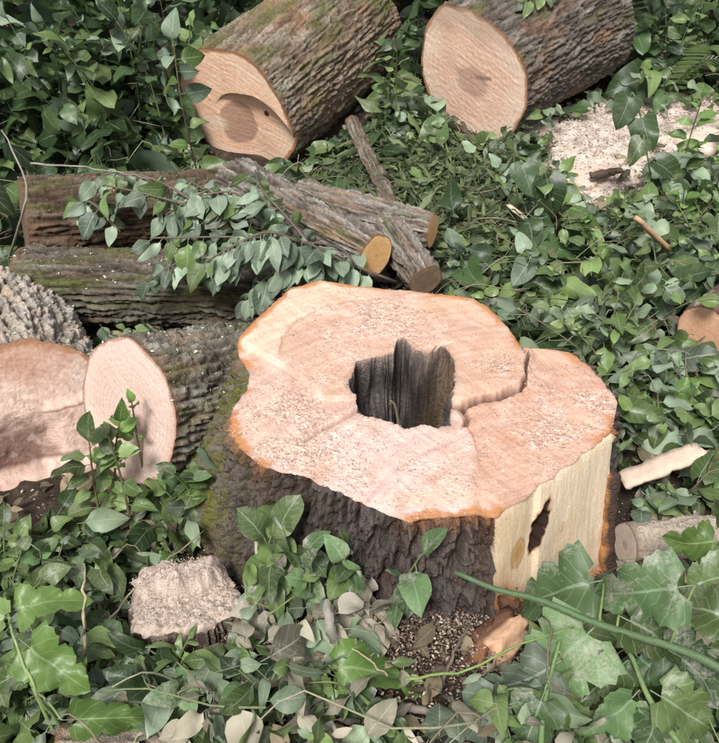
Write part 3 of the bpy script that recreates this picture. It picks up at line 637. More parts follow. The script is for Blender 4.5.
link('sawdust_top', mesh('sawdust_top', np.stack([Xs, Ys, Zs_], -1), grid_faces(n_t, n_r, True), M_CHIP, cs), ms)
zz2 = np.linspace(0, 1, 60)[None]; zt = Zs_[:, -1:]
rb = rout + .03 * zz2 ** 2 + np.minimum(1, zz2 * 12) * (.018 * np.clip(np.abs(noise(c * 6, s * 6, zz2 * 1.2)) * 3, 0, 1) - .012 + .006 * fbm(c * 20, s * 20, zz2 * 8))
bv = np.stack([c * rb * 1.05, s * rb * .74, zt + (-.05 - zt) * zz2], -1)
cb = np.empty(bv.shape); cb[:] = (.12, .085, .065); f_ = fbm(c * 12, s * 12, zz2 * 6); cb = mixc(cb, (.26, .20, .165), np.clip(f_ * 2 + .2, 0, .8)); cb = mixc(cb, (.50, .41, .34), np.exp(-zz2 / .035) * np.ones_like(c) * .6)
link('bark', mesh('small_stump_bark', bv, grid_faces(n_t, 60, True)[:, ::-1], M_BARK, cb), ms)
SOLIDS.append((np.array([sc[0], sc[1], -.1]), np.array([sc[0], sc[1], .17]), .12))

# split pieces of wood lying about
def piece(name, label, cat, a, b, w, t, c1, c2, group=None, mat=None, amp=.006, n=24):
    a, b = np.asarray(a), np.asarray(b); d = norm(b - a); sv_ = norm(np.cross(d, [0, 0, 1])); uv_ = np.cross(sv_, d)
    base = np.array([a[0], a[1], min(a[2], b[2]) - t])
    o = link(name, plate_mesh(name, a - base, b - base, sv_ * w, uv_ * t, mat or M_CUT, c1, c2, n=n, amp=amp, seed=random.uniform(0, 50)), loc=tuple(base))
    return tag(o, label, cat, group)
def billet(name, label, a, b, rad, flat, c_wood, c_bark, seed):
    """a split billet: fibrous faces, jagged ends, bark left on one side"""
    r = np.random.default_rng(seed); a, b = np.asarray(a), np.asarray(b); d = norm(b - a); sv_ = norm(np.cross(d, [0, 0, 1])); uv_ = np.cross(sv_, d); base = np.array([a[0], a[1], min(a[2], b[2]) - rad * .5])
    m, n = 22, 9; th = 2 * PI * np.arange(m) / m; pr = rad / np.maximum(np.abs(np.cos(th - .4)), np.maximum(np.abs(np.cos(th - 1.9)) , np.abs(np.cos(th - 3.1)) * .8)) ** .9 * (1 + r.normal(0, .05, m))
    jag0, jag1 = r.normal(0, .010, m), r.normal(0, .014, m); V = []; C = []
    for i in range(n):
        q_ = i / (n - 1)
        for k in range(m):
            p = a + (b - a) * q_ + d * (jag0[k] * (1 - q_) + jag1[k] * q_) + sv_ * math.cos(th[k]) * pr[k] * (1 - .25 * q_) + uv_ * math.sin(th[k]) * pr[k] * flat * (1 - .2 * q_) + r.normal(0, .0012, 3)
            V.append(p - base); w = c_bark if 1.9 < th[k] < 4.3 else c_wood; C.append(np.array(w) * r.uniform(.8, 1.15))
    V.append(a - base + d * .01); V.append(b - base - d * .012); C += [np.array(c_wood) * .8, np.array(c_wood)]; N = len(V)
    F = np.array([[i*m+j, i*m+(j+1) % m, (i+1)*m+(j+1) % m, (i+1)*m+j] for i in range(n-1) for j in range(m)])
    T = np.array([[N-2, (j+1) % m, j] for j in range(m)] + [[N-1, (n-1)*m+j, (n-1)*m+(j+1) % m] for j in range(m)])
    return tag(link(name, mesh(name, np.array(V), [F, T], M_CUT, np.array(C), smooth=False), loc=tuple(base)), label, 'wood chunk')
billet('wood_chunk', 'orange split chunk of wood with bark at the foot of the stump', PG(486, 652, .02), PG(518, 622, .05), .036, .75, (.60, .37, .24), (.15, .075, .045), 3)
billet('bark_chunk', 'reddish brown bark chunk at the foot of the stump', PG(474, 664, .01), PG(486, 632, .03), .018, .8, (.24, .11, .06), (.12, .06, .04), 4)
piece('wood_slab', 'long pale pinkish slab of wood in leaves right of the stump', 'wood slab', PG(622, 482, .10), PG(702, 449, .16), .030, .008, (.54, .40, .31), (.64, .49, .39), amp=.006)
piece('wood_slab', 'flat pale slab of wood half buried in the heap of sawdust', 'wood slab', PG(565, 182, .03), PG(625, 138, .03), .13, .02, (.50, .37, .30), (.62, .48, .40), amp=.012)
piece('wood_slab', 'rough pale slab leaning beyond the heap of sawdust near ferns', 'wood slab', PG(690, 150, .04), PG(735, 120, .06), .10, .03, (.52, .42, .34), (.64, .53, .45), amp=.014)
piece('wood_splinter', 'short pale splinter lying among green leaves', 'splinter', PG(508, 205, .20), PG(527, 220, .20), .010, .006, (.62, .50, .35), (.68, .58, .42), amp=.002, n=8)
piece('wood_splinter', 'long orange brown splinter sticking out of green leaves', 'splinter', P(636, 218, y=2.78), PG(669, 249, .24), .013, .008, (.48, .30, .19), (.56, .37, .25), amp=.003, n=10)
piece('bark_scrap', 'dark scrap of bark on the sawdust heap', 'bark scrap', PG(590, 176, .09), PG(622, 170, .09), .018, .010, (.12, .085, .06), (.17, .12, .09), mat=M_BARK, amp=.01)

# ================================================================== SAWDUST
def flakes(n, pos_fn, smin, smax, cols, name, label, seed=1):
    r = np.random.default_rng(seed); p = pos_fn(r, n); n = len(p)
    sz = r.uniform(smin, smax, n) * r.uniform(.5, 1.2, n); a = r.uniform(0, 2*PI, n); tl = r.normal(0, .3, (n, 2))
    X1 = np.stack([np.cos(a), np.sin(a), tl[:, 0]], -1) * sz[:, None]; Y1 = np.stack([-np.sin(a), np.cos(a), tl[:, 1]], -1) * (sz * r.uniform(.25, .7, n))[:, None]
    up = np.array([0, 0, 1.]) * (sz * .25)[:, None]
    V = np.stack([p - X1, p - Y1 + up, p + X1, p + Y1 + up, p + up * -1.0], 1).reshape(-1, 3)
    b = np.arange(n)[:, None] * 5; F = np.concatenate([b + np.array([[0, 1, 3]]), b + np.array([[1, 2, 3]]), b + np.array([[0, 4, 1]]), b + np.array([[1, 4, 2]])])
    cols = np.array(cols); c = np.repeat(cols[r.integers(0, len(cols), n)] * r.uniform(.8, 1.15, (n, 1)), 5, 0)
    o = link(name, mesh(name, V, F, M_CHIP, c, smooth=False)); o['kind'] = 'stuff'; o['label'] = label; o['category'] = 'sawdust'; return o
PINK = [(.72,.54,.46), (.64,.44,.36), (.76,.62,.53), (.55,.34,.26), (.68,.52,.38)]
flatX, flatY, flatZ, flatR = X.ravel(), Y.ravel(), Zt.ravel(), rough_m.ravel()
def pos_top(r, n):
    area = (R * np.gradient(R, axis=1)).ravel(); w = area * (flatR ** 1.6 + .03); w /= w.sum(); i = r.choice(len(flatX), n, p=w)
    return np.stack([flatX[i], flatY[i], flatZ[i] + .0015], -1) + r.normal(0, .001, (n, 3))
flakes(17000, pos_top, .0008, .0026, PINK, 'sawdust', 'pink sawdust and chips scattered over the stump cut', 3)
def pos_ground(r, n):
    out = []
    for (px, py, sx, sy, k) in [(430,625,.16,.08,6500), (350,640,.2,.12,2500), (470,650,.15,.1,1500), (190,600,.17,.10,1500), (180,480,.1,.15,600), (455,142,.22,.12,1500), (420,200,.25,.3,1500), (60,530,.3,.06,700), (620,540,.15,.12,900)]:
        g = PG(px, py); x = r.normal(g[0], sx, k); y = r.normal(g[1], sy, k); out.append(np.stack([x, y, ground_z(x, y) + .008 + np.abs(r.normal(0, .012, k))], -1))
    p = np.vstack(out); d = np.hypot(p[:, 0] - C0[0], p[:, 1] - C0[1]); return p[d > .40]
flakes(1, pos_ground, .0018, .0055, [(.36,.27,.21), (.52,.40,.32), (.22,.15,.11), (.12,.08,.06), (.16,.11,.08), (.60,.49,.40)], 'sawdust', 'sawdust and chips on the ground round the stump foot', 4)
def pos_small(r, n):
    a = r.uniform(0, 2*PI, n); d = .112 * np.sqrt(r.uniform(0, 1, n)); x, y = np.cos(a) * d * 1.05, np.sin(a) * d * .74
    l = .035 * sst(.005, .035, y - .15 * x + .03 * noise(x * 22, y * 22, 1)) * sst(.09, .05, x)
    return np.stack([x + sc[0], y + sc[1], .153 + .10 * x + l + np.abs(r.normal(0, .003, n))], -1)
flakes(3000, pos_small, .0008, .0024, [(.66,.55,.45), (.56,.44,.36), (.74,.65,.55), (.40,.29,.22)], 'sawdust', 'pale sawdust heaped on the small stump', 5)
def pos_logs(r, n):
    out = []
    for V, k in LOGV:
        v = V.reshape(-1, 3); nz_ = v[:, 2] - V.mean(0)[None].repeat(len(V), 0).reshape(-1, 3)[:, 2]; c = np.where(nz_ > .35 * nz_.max())[0]; out.append(v[r.choice(c, k)] + [0, 0, .003])
    return np.vstack(out)
flakes(1, pos_logs, .003, .008, [(.74,.66,.52), (.66,.55,.42), (.78,.72,.60)], 'sawdust', 'pale chips sprinkled on the logs left of the stump', 6)
# sawdust heap upper right
hp = [(590,150,.34,.40,.10), (640,130,.5,.35,.09), (600,195,.22,.22,.07), (700,130,.35,.4,.10), (690,180,.2,.2,.06)]
hx_, hy_ = np.meshgrid(np.linspace(.6, 2.9, 190), np.linspace(3.0, 5.2, 190), indexing='ij')
hh = np.zeros_like(hx_)
for px, py, sx, sy, a in hp:
    g = PG(px, py); hh = np.maximum(hh, a * np.exp(-((hx_ - g[0]) / sx) ** 2 - ((hy_ - g[1]) / sy) ** 2))
hz_ = ground_z(hx_, hy_) - .035 + hh * (1 + .35 * fbm(hx_ * 6, hy_ * 6, 2)) + .012 * fbm(hx_ * 25, hy_ * 25, 6)
f_ = fbm(hx_ * 22, hy_ * 22, 4); hc_ = np.empty(hx_.shape + (3,)); hc_[:] = (.62, .52, .45); hc_ = mixc(hc_, (.74, .66, .58), np.clip(f_ * 2, 0, .8)); hc_ = mixc(hc_, (.36, .28, .22), np.clip(-f_ * 2, 0, .7))
def pos_heap(r, n):
    w = (hh.ravel() > .042) * 1.0; i = r.choice(hh.size, n, p=w / w.sum()); return np.stack([hx_.ravel()[i], hy_.ravel()[i], hz_.ravel()[i] + .006], -1) + r.normal(0, 1, (n, 3)) * np.array([.05, .05, .004])
flakes(12000, pos_heap, .003, .008, [(.74,.64,.56), (.70,.58,.50), (.80,.73,.66), (.78,.68,.60), (.66,.52,.43), (.40,.29,.22)], 'sawdust', 'coarse chips lying on the sawdust heap near ferns', 8)
heap = link('sawdust', mesh('sawdust_heap', np.stack([hx_, hy_, hz_], -1), grid_faces(190, 190), M_CHIP, hc_)); heap['kind'] = 'stuff'; heap['label'] = 'pale sawdust heap beyond the logs near the ferns'; heap['category'] = 'sawdust'
# ================================================================== LEAVES
def leaf_geo(kind, nv, us, bend=0.3, fold=.25, wave=.05, twist=0., pet=.18, seed=0., petw=.012):
    """one blade of unit length along +Y (petiole first), normal +Z"""
    r = np.random.default_rng(int(seed * 100) + 7)
    v = np.linspace(0, 1, nv)
    if kind == 'ovate':  w = .35 * np.sin(PI * np.clip(v, 0, 1) ** .78) ** .78 * (1 - .15 * v)
    elif kind == 'lance': w = .20 * np.sin(PI * v ** .8) ** .9
    elif kind == 'round': w = .44 * np.sqrt(np.clip(1 - (2 * v - 1) ** 2, 0, 1)) * (1 - .18 * v)
    elif kind == 'heart': w = .44 * np.clip(1 - v ** 1.9, 0, 1) ** .72 * sst(-.06, .10, v) ** .5
    elif kind == 'lobed':
        w = .50 * np.clip(1 - v ** 1.25, 0, 1) ** .6 * sst(-.05, .06, v)
        w = w * (1 - .26 * np.exp(-((v - .30) / .045) ** 2) - .34 * np.exp(-((v - .60) / .05) ** 2)) * (1 + .055 * np.where(np.arange(nv) % 2, 1, -1))
    elif kind == 'blade': w = .030 * np.sin(PI * np.clip(v * .93 + .06, 0, 1)) ** .5
    w = np.where(v >= .999, .004, w)
    U = np.array(us)[None]; Vv = v[:, None]; W = w[:, None]
    x = U * W
    y = Vv + 0 * U
    if kind in ('heart', 'lobed'): y = y - .17 * np.abs(U) ** 1.5 * np.clip(1 - Vv, 0, 1) ** 5 + (.05 * np.abs(U) if kind == 'lobed' else 0)
    z = fold * np.abs(x) + wave * np.sin(Vv * 9 + seed * 5 + 2.0 * U) * np.abs(U) - bend * Vv ** 2 + (.10 if kind == 'lobed' else .05) * noise(U * 1.8 + seed, Vv * 4, seed)
    z = z - .10 * bend * U * U
    a = twist * Vv; x, z = x * np.cos(a) - z * np.sin(a) * .5, z * np.cos(a) + x * np.sin(a)
    # bend along an arc so length is kept
    y = y * (1 - .12 * bend * Vv)
    V = np.stack([x + 0 * z, y + pet, z], -1).reshape(-1, 3)
    nu = len(us); F = grid_faces(nv, nu)[:, ::-1]
    lu = (U + 0 * Vv).ravel(); lv = (Vv + 0 * U).ravel()
    # petiole: three-sided tube
    pv = []; k = 3
    for yy in (0, pet + .02):
        for j in range(3): an = 2 * PI * j / 3; pv.append([petw * math.cos(an), yy, petw * math.sin(an) - .004])
    n0 = len(V); V = np.vstack([V, pv]); F = np.vstack([F, [[n0 + j, n0 + (j+1) % 3, n0 + 3 + (j+1) % 3, n0 + 3 + j] for j in range(3)]])
    lu = np.concatenate([lu, np.full(6, .5)]); lv = np.concatenate([lv, np.full(6, .05)])
    return V, F, lu, lv
US5 = (-1, -.55, 0, .55, 1); US7 = (-1, -.7, -.35, 0, .35, .7, 1); US3 = (-1, 0, 1)
LEAVES = {}
def leaf_lib(kind, mat):
    key = (kind, mat.name)
    if key not in LEAVES:
        out = []
        for i in range(7):
            hi = kind == 'lobed'
            V, F, lu, lv = leaf_geo(kind, 21 if hi else 9, US7 if hi else US5, bend=[.1, .25, .4, .55, .15, .35, .7][i] * (1.2 if hi else 1), fold=[.3, .1, .45, .2, -.15, .6, .25][i], wave=[.05, .08, .03, .07, .09, .05, .08][i] * (1.7 if hi else 1), twist=[0, .5, -.4, .2, -.7, .3, .9][i], seed=i * 1.7 + .3)
            out.append(mesh('leaf_' + kind, V, F, mat, attrs=dict(lu=lu, lv=lv)))
        LEAVES[key] = out
    return LEAVES[key]
def leaf_matrix(d, n, size):
    d = norm(d); x = norm(np.cross(d, n)); n = np.cross(x, d)
    return Matrix(((x[0], d[0], n[0]), (x[1], d[1], n[1]), (x[2], d[2], n[2])))
def put_leaf(root, base, p, d, n, size, kind, mat, name='leaf'):
    o = bpy.data.objects.new(name, random.choice(leaf_lib(kind, mat))); COL.objects.link(o); o.parent = root
    o.location = tuple(np.asarray(p) - base); o.rotation_euler = leaf_matrix(d, n, size).to_euler(); sx = random.uniform(.85, 1.15)
    o.scale = (size * sx, size, size); return o
def rv(s=1.0): return np.array([random.gauss(0, s), random.gauss(0, s), random.gauss(0, s)])
def sprig(name, label, cat, pts, kinds, mats, size, n, r=.004, group=None, droop=.2, spread=1.0, stemcol=(.10,.13,.05), jitter=.35, start=.12, face=(0, -.35, 1), terminal=True, clear=False):
    """a stem through pts carrying single leaves; every leaf is a part"""
    pts = resample(pts, 14); base = pts[0].copy()
    root = thing(name, label, cat, tuple(base), group)
    v, f = tube(pts - base, r, r * .45, 6)
    cc = np.tile([stemcol], (len(v), 1)) * RNG.uniform(.75, 1.25, (len(v), 1))
    link('stem', mesh('stem', v, f, M_STEM, cc), root)
    for i in range(n):
        s = start + (1 - start) * (i + .5 * random.random()) / n; k = s * 13; a = int(min(k, 12)); p = pts[a] + (pts[a+1] - pts[a]) * (k - a)
        t = norm(pts[min(a+1, 13)] - pts[a]); side = norm(np.cross(t, [0, 0, 1]) + [1e-3, 0, 0]) * (1 if i % 2 else -1)
        up = np.cross(side, t); up = up if up[2] > 0 else -up
        d = t * random.uniform(.2, .8) + side * spread * random.uniform(.6, 1.2) + up * random.uniform(0, .5) + np.array([0, 0, -droop]) * random.uniform(.6, 1.4) + rv(.2)
        if terminal and i == n - 1: d = t + np.array([0, 0, -droop * .6])
        lsz = size * random.uniform(.6, 1.08); d = norm(d)
        if clear:
            for _ in range(8):
                probe = np.array([p + d * lsz * f_ for f_ in (.2, .5, .85, 1.2)])
                if solid_dist(probe).min() > .12 * lsz: break
                d = norm(rv(1.0) + np.array([0, -.6, .3]))
            else: continue
        put_leaf(root, base, p, d, norm(face) + rv(jitter), lsz, random.choice(kinds), random.choice(mats))
    if len(root.children) < 3:                       # nothing could grow here: no bare stalk left behind
        for o in list(root.children) + [root]: bpy.data.objects.remove(o)
        return None
    return root
WORD = {'leaf_green': 'green', 'leaf_dark_green': 'dark green', 'leaf_wilted': 'pale', 'leaf_bright': 'yellow green', 'leaf_dusted': 'dusty', 'leaf_dry': 'grey dry'}
SHAPE = {'ovate': 'oval', 'lance': 'narrow', 'round': 'round', 'heart': 'heart shaped', 'lobed': 'lobed'}
def shoot(px, py, h, lean, name, label, cat, group, kinds, mats, size, n, **kw):
    """upright or arching plant rooted in the ground under photo point px, py"""
    g = PG(px, py); l = np.array([lean[0], lean[1], 0.])
    if '{}' in label:
        k, m = random.choice(kinds), random.choice(mats); n = max(3, n + random.randint(-3, 4)); size = size * random.uniform(.75, 1.3); kinds, mats = (k,), (m,)
        label = label.format(('tall ' if h > .22 else 'low ') + ('sparse ' if n < 7 else 'bushy ') + WORD[m.name] + ' shoot with ' + SHAPE[k] + ' leaves')
    return sprig(name, label, cat, [g - [0, 0, .02], g + l * .35 + [0, 0, h * .6], g + l + [0, 0, h]], kinds, mats, size, n, group=group, clear=True, **kw)
def scatter(pxs, n, hr, leanr, *a, **kw):
    for _ in range(n):
        while True:
            px, py = random.uniform(pxs[0], pxs[2]), random.uniform(pxs[1], pxs[3]); g = PG(px, py)
            if solid_dist(g[None])[0] > .03 and not blocked(g[None] + np.array([[0, 0, .0], [0, 0, hr[1] * .5], [0, 0, hr[1] * .9]])).any(): break
        an = random.uniform(0, 2 * PI); l = random.uniform(*leanr)
        shoot(px, py, random.uniform(*hr), (math.cos(an) * l, math.sin(an) * l), *a, **kw)
def solid_dist(p):
    d = np.full(len(p), 9.0)
    for p0, p1, r in SOLIDS:
        ab = p1 - p0; t = ((p - p0) @ ab) / (ab @ ab); L_ = np.linalg.norm(ab); dd = np.linalg.norm(p - p0 - t[:, None] * ab, axis=1) - r; d = np.minimum(d, np.where((t > -.03 / L_) & (t < 1 + .03 / L_), dd, 9.))
    rr = np.hypot(p[:, 0] - C0[0], p[:, 1] - C0[1]); th = np.arctan2(p[:, 1] - C0[1], p[:, 0] - C0[0])
    ro = np.interp(th, TH, RO); dd = rr - ro - np.clip(.42 - p[:, 2], 0, 1) * .25
    return np.minimum(d, np.where(p[:, 2] < .50, dd, 9))

# ------------------------------------------------------------------ ground cover too dense to count
# sight lines kept open: photo outlines of the wood that shows, and the depth of that wood
OPEN = [(OUT + [], 1.9), ([(228,418),(300,476),(410,520),(496,515),(613,430),(612,520),(600,566),(540,580),(490,590),(440,605),(400,608),(350,578),(290,548),(222,520)], 1.7),
        ([(-20,345),(50,338),(100,350),(165,345),(168,460),(140,470),(100,500),(70,522),(-20,520)], 2.0), ([(-20,278),(60,285),(100,345),(-20,350)], 2.6),
        ([(28,240),(120,245),(215,285),(215,320),(110,322),(60,300),(28,270)], 2.85), ([(120,330),(235,320),(240,400),(190,440),(165,400)], 2.4), ([(18,190),(70,178),(180,190),(180,240),(18,240)], 3.3),
        ([(190,70),(215,50),(310,-10),(350,-10),(382,60),(375,115),(280,160),(240,167),(208,146)], 4.6), ([(419,60),(440,-10),(590,-10),(588,58),(525,105),(482,140),(446,112)], 4.7),
        ([(262,172),(300,175),(435,212),(442,245),(440,292),(350,285),(320,255),(270,230)], 3.1), ([(350,125),(362,122),(396,205),(380,205)], 4.), ([(556,130),(620,112),(719,100),(719,130),(680,140),(640,170),(600,208),(560,205)], 4.4), ([(672,310),(719,300),(719,360),(680,345)], 2.8),
        ([(618,530),(719,515),(719,550),(618,556)], 1.7), ([(120,590),(160,560),(240,570),(236,630),(130,640)], 1.4), ([(478,612),(528,612),(528,655),(478,662)], 1.35), ([(620,476),(704,442),(704,462),(626,494)], 2.3), ([(632,214),(644,214),(675,250),(664,254)], 2.8), ([(504,202),(530,214),(530,224),(504,210)], 3.3), ([(390,600),(470,600),(470,660),(400,650)], 1.35)]
def blocked(p, slack=.02):
    px, py, f = to_px(p); out = np.zeros(len(p), bool)
    for poly, yd in OPEN: out |= inpoly(px, py, np.array(poly, float)) & (p[:, 1] < yd)
    return out
TEMPL = {}
def cover(name, label, cat, mat, n, region, hfun, size, kinds, tilt=.55, seed=1, droop=0.2, margin=.02, low=False):
    r = np.random.default_rng(seed)
    x = r.uniform(region[0], region[1], n); y = r.uniform(region[2], region[3], n)
    half = .48 * np.sqrt(y * y + 1.3) + .45; m = np.abs(x) < half; x, y = x[m], y[m]
    h, dens = hfun(x, y); m = r.uniform(0, 1, len(x)) < dens; x, y, h = x[m], y[m], h[m]
    z = ground_z(x, y) + .012 + h * r.uniform(0, 1, len(x)) ** .8
    p = np.stack([x, y, z], -1)
    sz = size * np.clip(np.exp(r.normal(0, .36, len(p))), .4, 1.5 if size > .12 else 1.8)
    sz = sz * np.interp(p[:, 1], [1.0, 2.2], [.72, 1.0])
    m = (solid_dist(p) > margin) & (low | ~blocked(p))
    p, sz = p[m], sz[m]; n = len(p)
    az = r.uniform(0, 2 * PI, n); tl = r.normal(0, tilt, (n, 2))
    N = np.stack([tl[:, 0], tl[:, 1] - .25, np.ones(n)], -1); N /= np.linalg.norm(N, axis=1)[:, None]
    d = np.stack([np.cos(az), np.sin(az), r.normal(-droop, .3, n)], -1); d -= (d * N).sum(1)[:, None] * N * .85; d /= np.linalg.norm(d, axis=1)[:, None]
    xx = np.cross(d, N); xx /= np.linalg.norm(xx, axis=1)[:, None]; N = np.cross(xx, d)
    tips = p + d * (sz * 1.05)[:, None]; mids = p + d * (sz * .6)[:, None]
    ok = (solid_dist(tips) > -.005) & (solid_dist(mids) > -.0) & (low | (~blocked(tips) & ~blocked(mids)))
    p, sz, d, xx, N = p[ok], sz[ok], d[ok], xx[ok], N[ok]; n = len(p)
    Vs, Fs, Lu, Lv, Rn = [], [], [], [], []; o0 = 0
    var = r.integers(0, 6, n)
    for k in range(6):
        for ki, kind in enumerate(kinds):
            sel = (var == k) & ((np.arange(n) % len(kinds)) == ki)
            if not sel.any(): continue
            key = (kind, k)
            if key not in TEMPL: TEMPL[key] = leaf_geo(kind, 12 if kind == 'lobed' else 8, US5 if kind == 'lobed' else (US3 if kind in ('lance', 'blade') else (-1, -.5, 0, .5, 1)), bend=[.1, .3, .5, .2, .4, .7][k], fold=[.3, .1, .5, .2, -.2, .4][k], wave=.07, twist=[0, .5, -.4, .8, -.7, .2][k], seed=k * 2.3 + .9)
            V, F, lu, lv = TEMPL[key]; s = sel.sum()
            W = p[sel][:, None] + (V[None, :, 0:1] * xx[sel][:, None] * r.uniform(.8, 1.15, (s, 1, 1)) + V[None, :, 1:2] * d[sel][:, None] + V[None, :, 2:3] * N[sel][:, None]) * sz[sel][:, None, None]
            Vs.append(W.reshape(-1, 3)); Fs.append((F[None] + (np.arange(s) * len(V))[:, None, None] + o0).reshape(-1, 4)); o0 += s * len(V)
            Lu.append(np.tile(lu, s)); Lv.append(np.tile(lv, s)); Rn.append(np.repeat(r.uniform(0, 1, s), len(V)))
    o = link(name, mesh(name, np.vstack(Vs), np.vstack(Fs), mat, attrs=dict(lu=np.concatenate(Lu), lv=np.concatenate(Lv), rnd=np.concatenate(Rn))))
    o['kind'] = 'stuff'; o['label'] = label; o['category'] = cat
    print(name, n); return o
def hz1(a, b, c): return lambda x, y: (np.full(len(x), a) * (.6 + .8 * np.clip(noise(x * 1.7, y * 1.7, c) + .5, 0, 1)), np.full(len(x), b) * 1.0)
def heap_mask(x, y): 
    m = np.zeros(len(x))
    for px, py, sx, sy, a in hp: g = PG(px, py); m = np.maximum(m, np.exp(-((x - g[0]) / sx) ** 2 - ((y - g[1]) / sy) ** 2))
    return m
def clear_mask(x, y):  # trampled strip of grass and chips between the logs
    return np.exp(-((x - .22 - .1 * (y - 3.4)) / .38) ** 4 - ((y - 3.55) / .62) ** 4)
def h_low(x, y):       # undergrowth round the stump and to its right
    h = .11 + .18 * sst(.1, .8, x) * sst(1.6, 2.6, y) + .14 * noise(x * 2.4, y * 2.4, 3)
    dens = .8 + .5 * noise(x * 2.2, y * 2.2, 9)
    dens *= 1 - .8 * np.exp(-((x - .12) / .28) ** 2 - ((y - 1.12) / .2) ** 2)
    dens *= (1 - .97 * heap_mask(x, y)) * (1 - .9 * clear_mask(x, y))
    return np.clip(h, .03, 1), dens
def h_bank(x, y):      # the bushy bank behind the logs
    h = .12 + .65 * sst(4.2, 5.4, y) + .50 * sst(-.8, -1.4, x) * sst(2.9, 3.6, y) + .2 * noise(x * 1.5, y * 1.5, 5)
    dens = (.85 + .5 * noise(x * 1.8, y * 1.8, 2)) * (1 - 1.0 * heap_mask(x, y)) * (1 - .93 * clear_mask(x, y))
    return np.clip(h, .05, 1.2), dens
cover('ground_cover', 'dense mid green undergrowth over the ground round the stump', 'undergrowth', S_MID, 9500, (-2.6, 2.8, .55, 4.6), h_low, .070, ('ovate', 'heart', 'ovate', 'lance'), seed=21, tilt=.85)
cover('ground_cover', 'pale wilted leaves scattered through the undergrowth', 'leaves', S_BLUE, 6000, (-2.6, 2.8, .55, 4.8), h_low, .072, ('ovate', 'round', 'lance', 'ovate'), seed=22, tilt=.95)
cover('ground_cover', 'deep green leaves low in the undergrowth', 'undergrowth', S_DARK, 3600, (-2.8, 3.0, .55, 5.0), lambda x, y: (h_low(x, y)[0] * .6, h_low(x, y)[1]), .10, ('heart', 'ovate'), seed=23, tilt=.7)
cover('bank_foliage', 'dark leafy thicket on the bank behind the logs', 'thicket', S_DARK, 11000, (-4.2, 4.2, 2.9, 8.0), h_bank, .14, ('heart', 'ovate', 'ovate'), seed=24, tilt=.8)
cover('bank_foliage', 'mid green leaves through the thicket behind the logs', 'thicket', S_MID, 2300, (-4.2, 4.2, 2.9, 8.0), h_bank, .10, ('ovate', 'heart', 'lance'), seed=25, tilt=.85)
cover('leaf_litter', 'dry brown leaf litter and strips on the ground', 'leaf litter', S_DRY, 8500, (-2.6, 2.8, .55, 4.8), lambda x, y: (np.full(len(x), .05), .9 * (1 - .8 * heap_mask(x, y))), .055, ('lance', 'ovate', 'lance'), seed=26, tilt=.45, low=True)
def h_mid(x, y): return np.full(len(x), .12), clear_mask(x, y)
cover('grass', 'thin grassy blades and needles flattened between the logs', 'grass', S_GRASS, 26000, (-.9, 1.5, 2.7, 4.6), h_mid, .15, ('blade',), seed=27, tilt=.6)
def h_front(x, y): return np.clip(.10 + .10 * noise(x * 3, y * 3, 4), .03, 1), (.9 + .4 * noise(x * 3, y * 3, 2)) * (1 - .92 * np.exp(-((x - .14) / .22) ** 2 - ((y - 1.12) / .17) ** 2)) * sst(2.1, 1.7, y)
cover('ground_cover', 'small green leaves tangled in the foreground weeds', 'weeds', S_MID, 2600, (-1.3, 1.3, .75, 2.1), h_front, .075, ('ovate', 'lance', 'ovate'), seed=41, tilt=.95)
cover('ground_cover', 'small pale leaves tangled in the foreground weeds', 'weeds', S_BLUE, 1900, (-1.3, 1.3, .75, 2.1), h_front, .070, ('ovate', 'round', 'lance'), seed=42, tilt=1.0)
cover('dry_leaves', 'dry dusty grey brown leaves caught in the foreground weeds', 'dry leaves', S_DUSTY, 1500, (-1.3, .9, .75, 2.0), lambda x, y: (h_front(x, y)[0] * 1.1, h_front(x, y)[1] * (.35 + .65 * np.exp(-((x + .15) / .35) ** 2))), .085, ('ovate', 'lance', 'ovate'), seed=43, tilt=1.0)
def stems(n, seed):
    r = np.random.default_rng(seed); x = r.uniform(-2.2, 2.6, n); y = r.uniform(.9, 4.6, n); m = r.uniform(0, 1, n) < h_low(x, y)[1]; x, y = x[m], y[m]
    Vs, Fs, Ts, Cs = [], [], [], []; o0 = 0; pal = np.array([(.15,.18,.09), (.24,.19,.13), (.15,.11,.08), (.27,.26,.17), (.17,.21,.10)])
    for a, b in zip(x, y):
        g = np.array([a, b, float(ground_z(a, b)) + r.uniform(.03, .20)]); d = np.array([r.normal(0, .16), r.normal(0, .12), r.uniform(-.03, .14)])
        pts = resample(np.array([g, g + d * .35 + r.normal(0, .02, 3) + [0, 0, .03], g + d * .7 + r.normal(0, .02, 3) + [0, 0, .035], g + d + [0, 0, .01]]), 7)
        if (solid_dist(pts) < .01).any() or blocked(pts).any(): continue
        rr = r.uniform(.0012, .0030); V, F = tube(pts, rr, rr * .6, 4); Vs.append(V); Fs.append(F[0] + o0); Ts.append(F[1] + o0); o0 += len(V); Cs.append(np.tile(pal[r.integers(0, 5)][None], (len(V), 1)))
    o = link('stems', mesh('stems', np.vstack(Vs), [np.vstack(Fs), np.vstack(Ts)], M_STEM, np.vstack(Cs))); o['kind'] = 'stuff'; o['label'] = 'thin tangled stems and stalks through the undergrowth'; o['category'] = 'stems'
stems(2300, 31)

# ------------------------------------------------------------------ single plants and shoots
OV, HT, RD, LB, LN = ('ovate',), ('heart',), ('round', 'ovate'), ('lobed',), ('lance',)
BARKY = (.13, .10, .075)
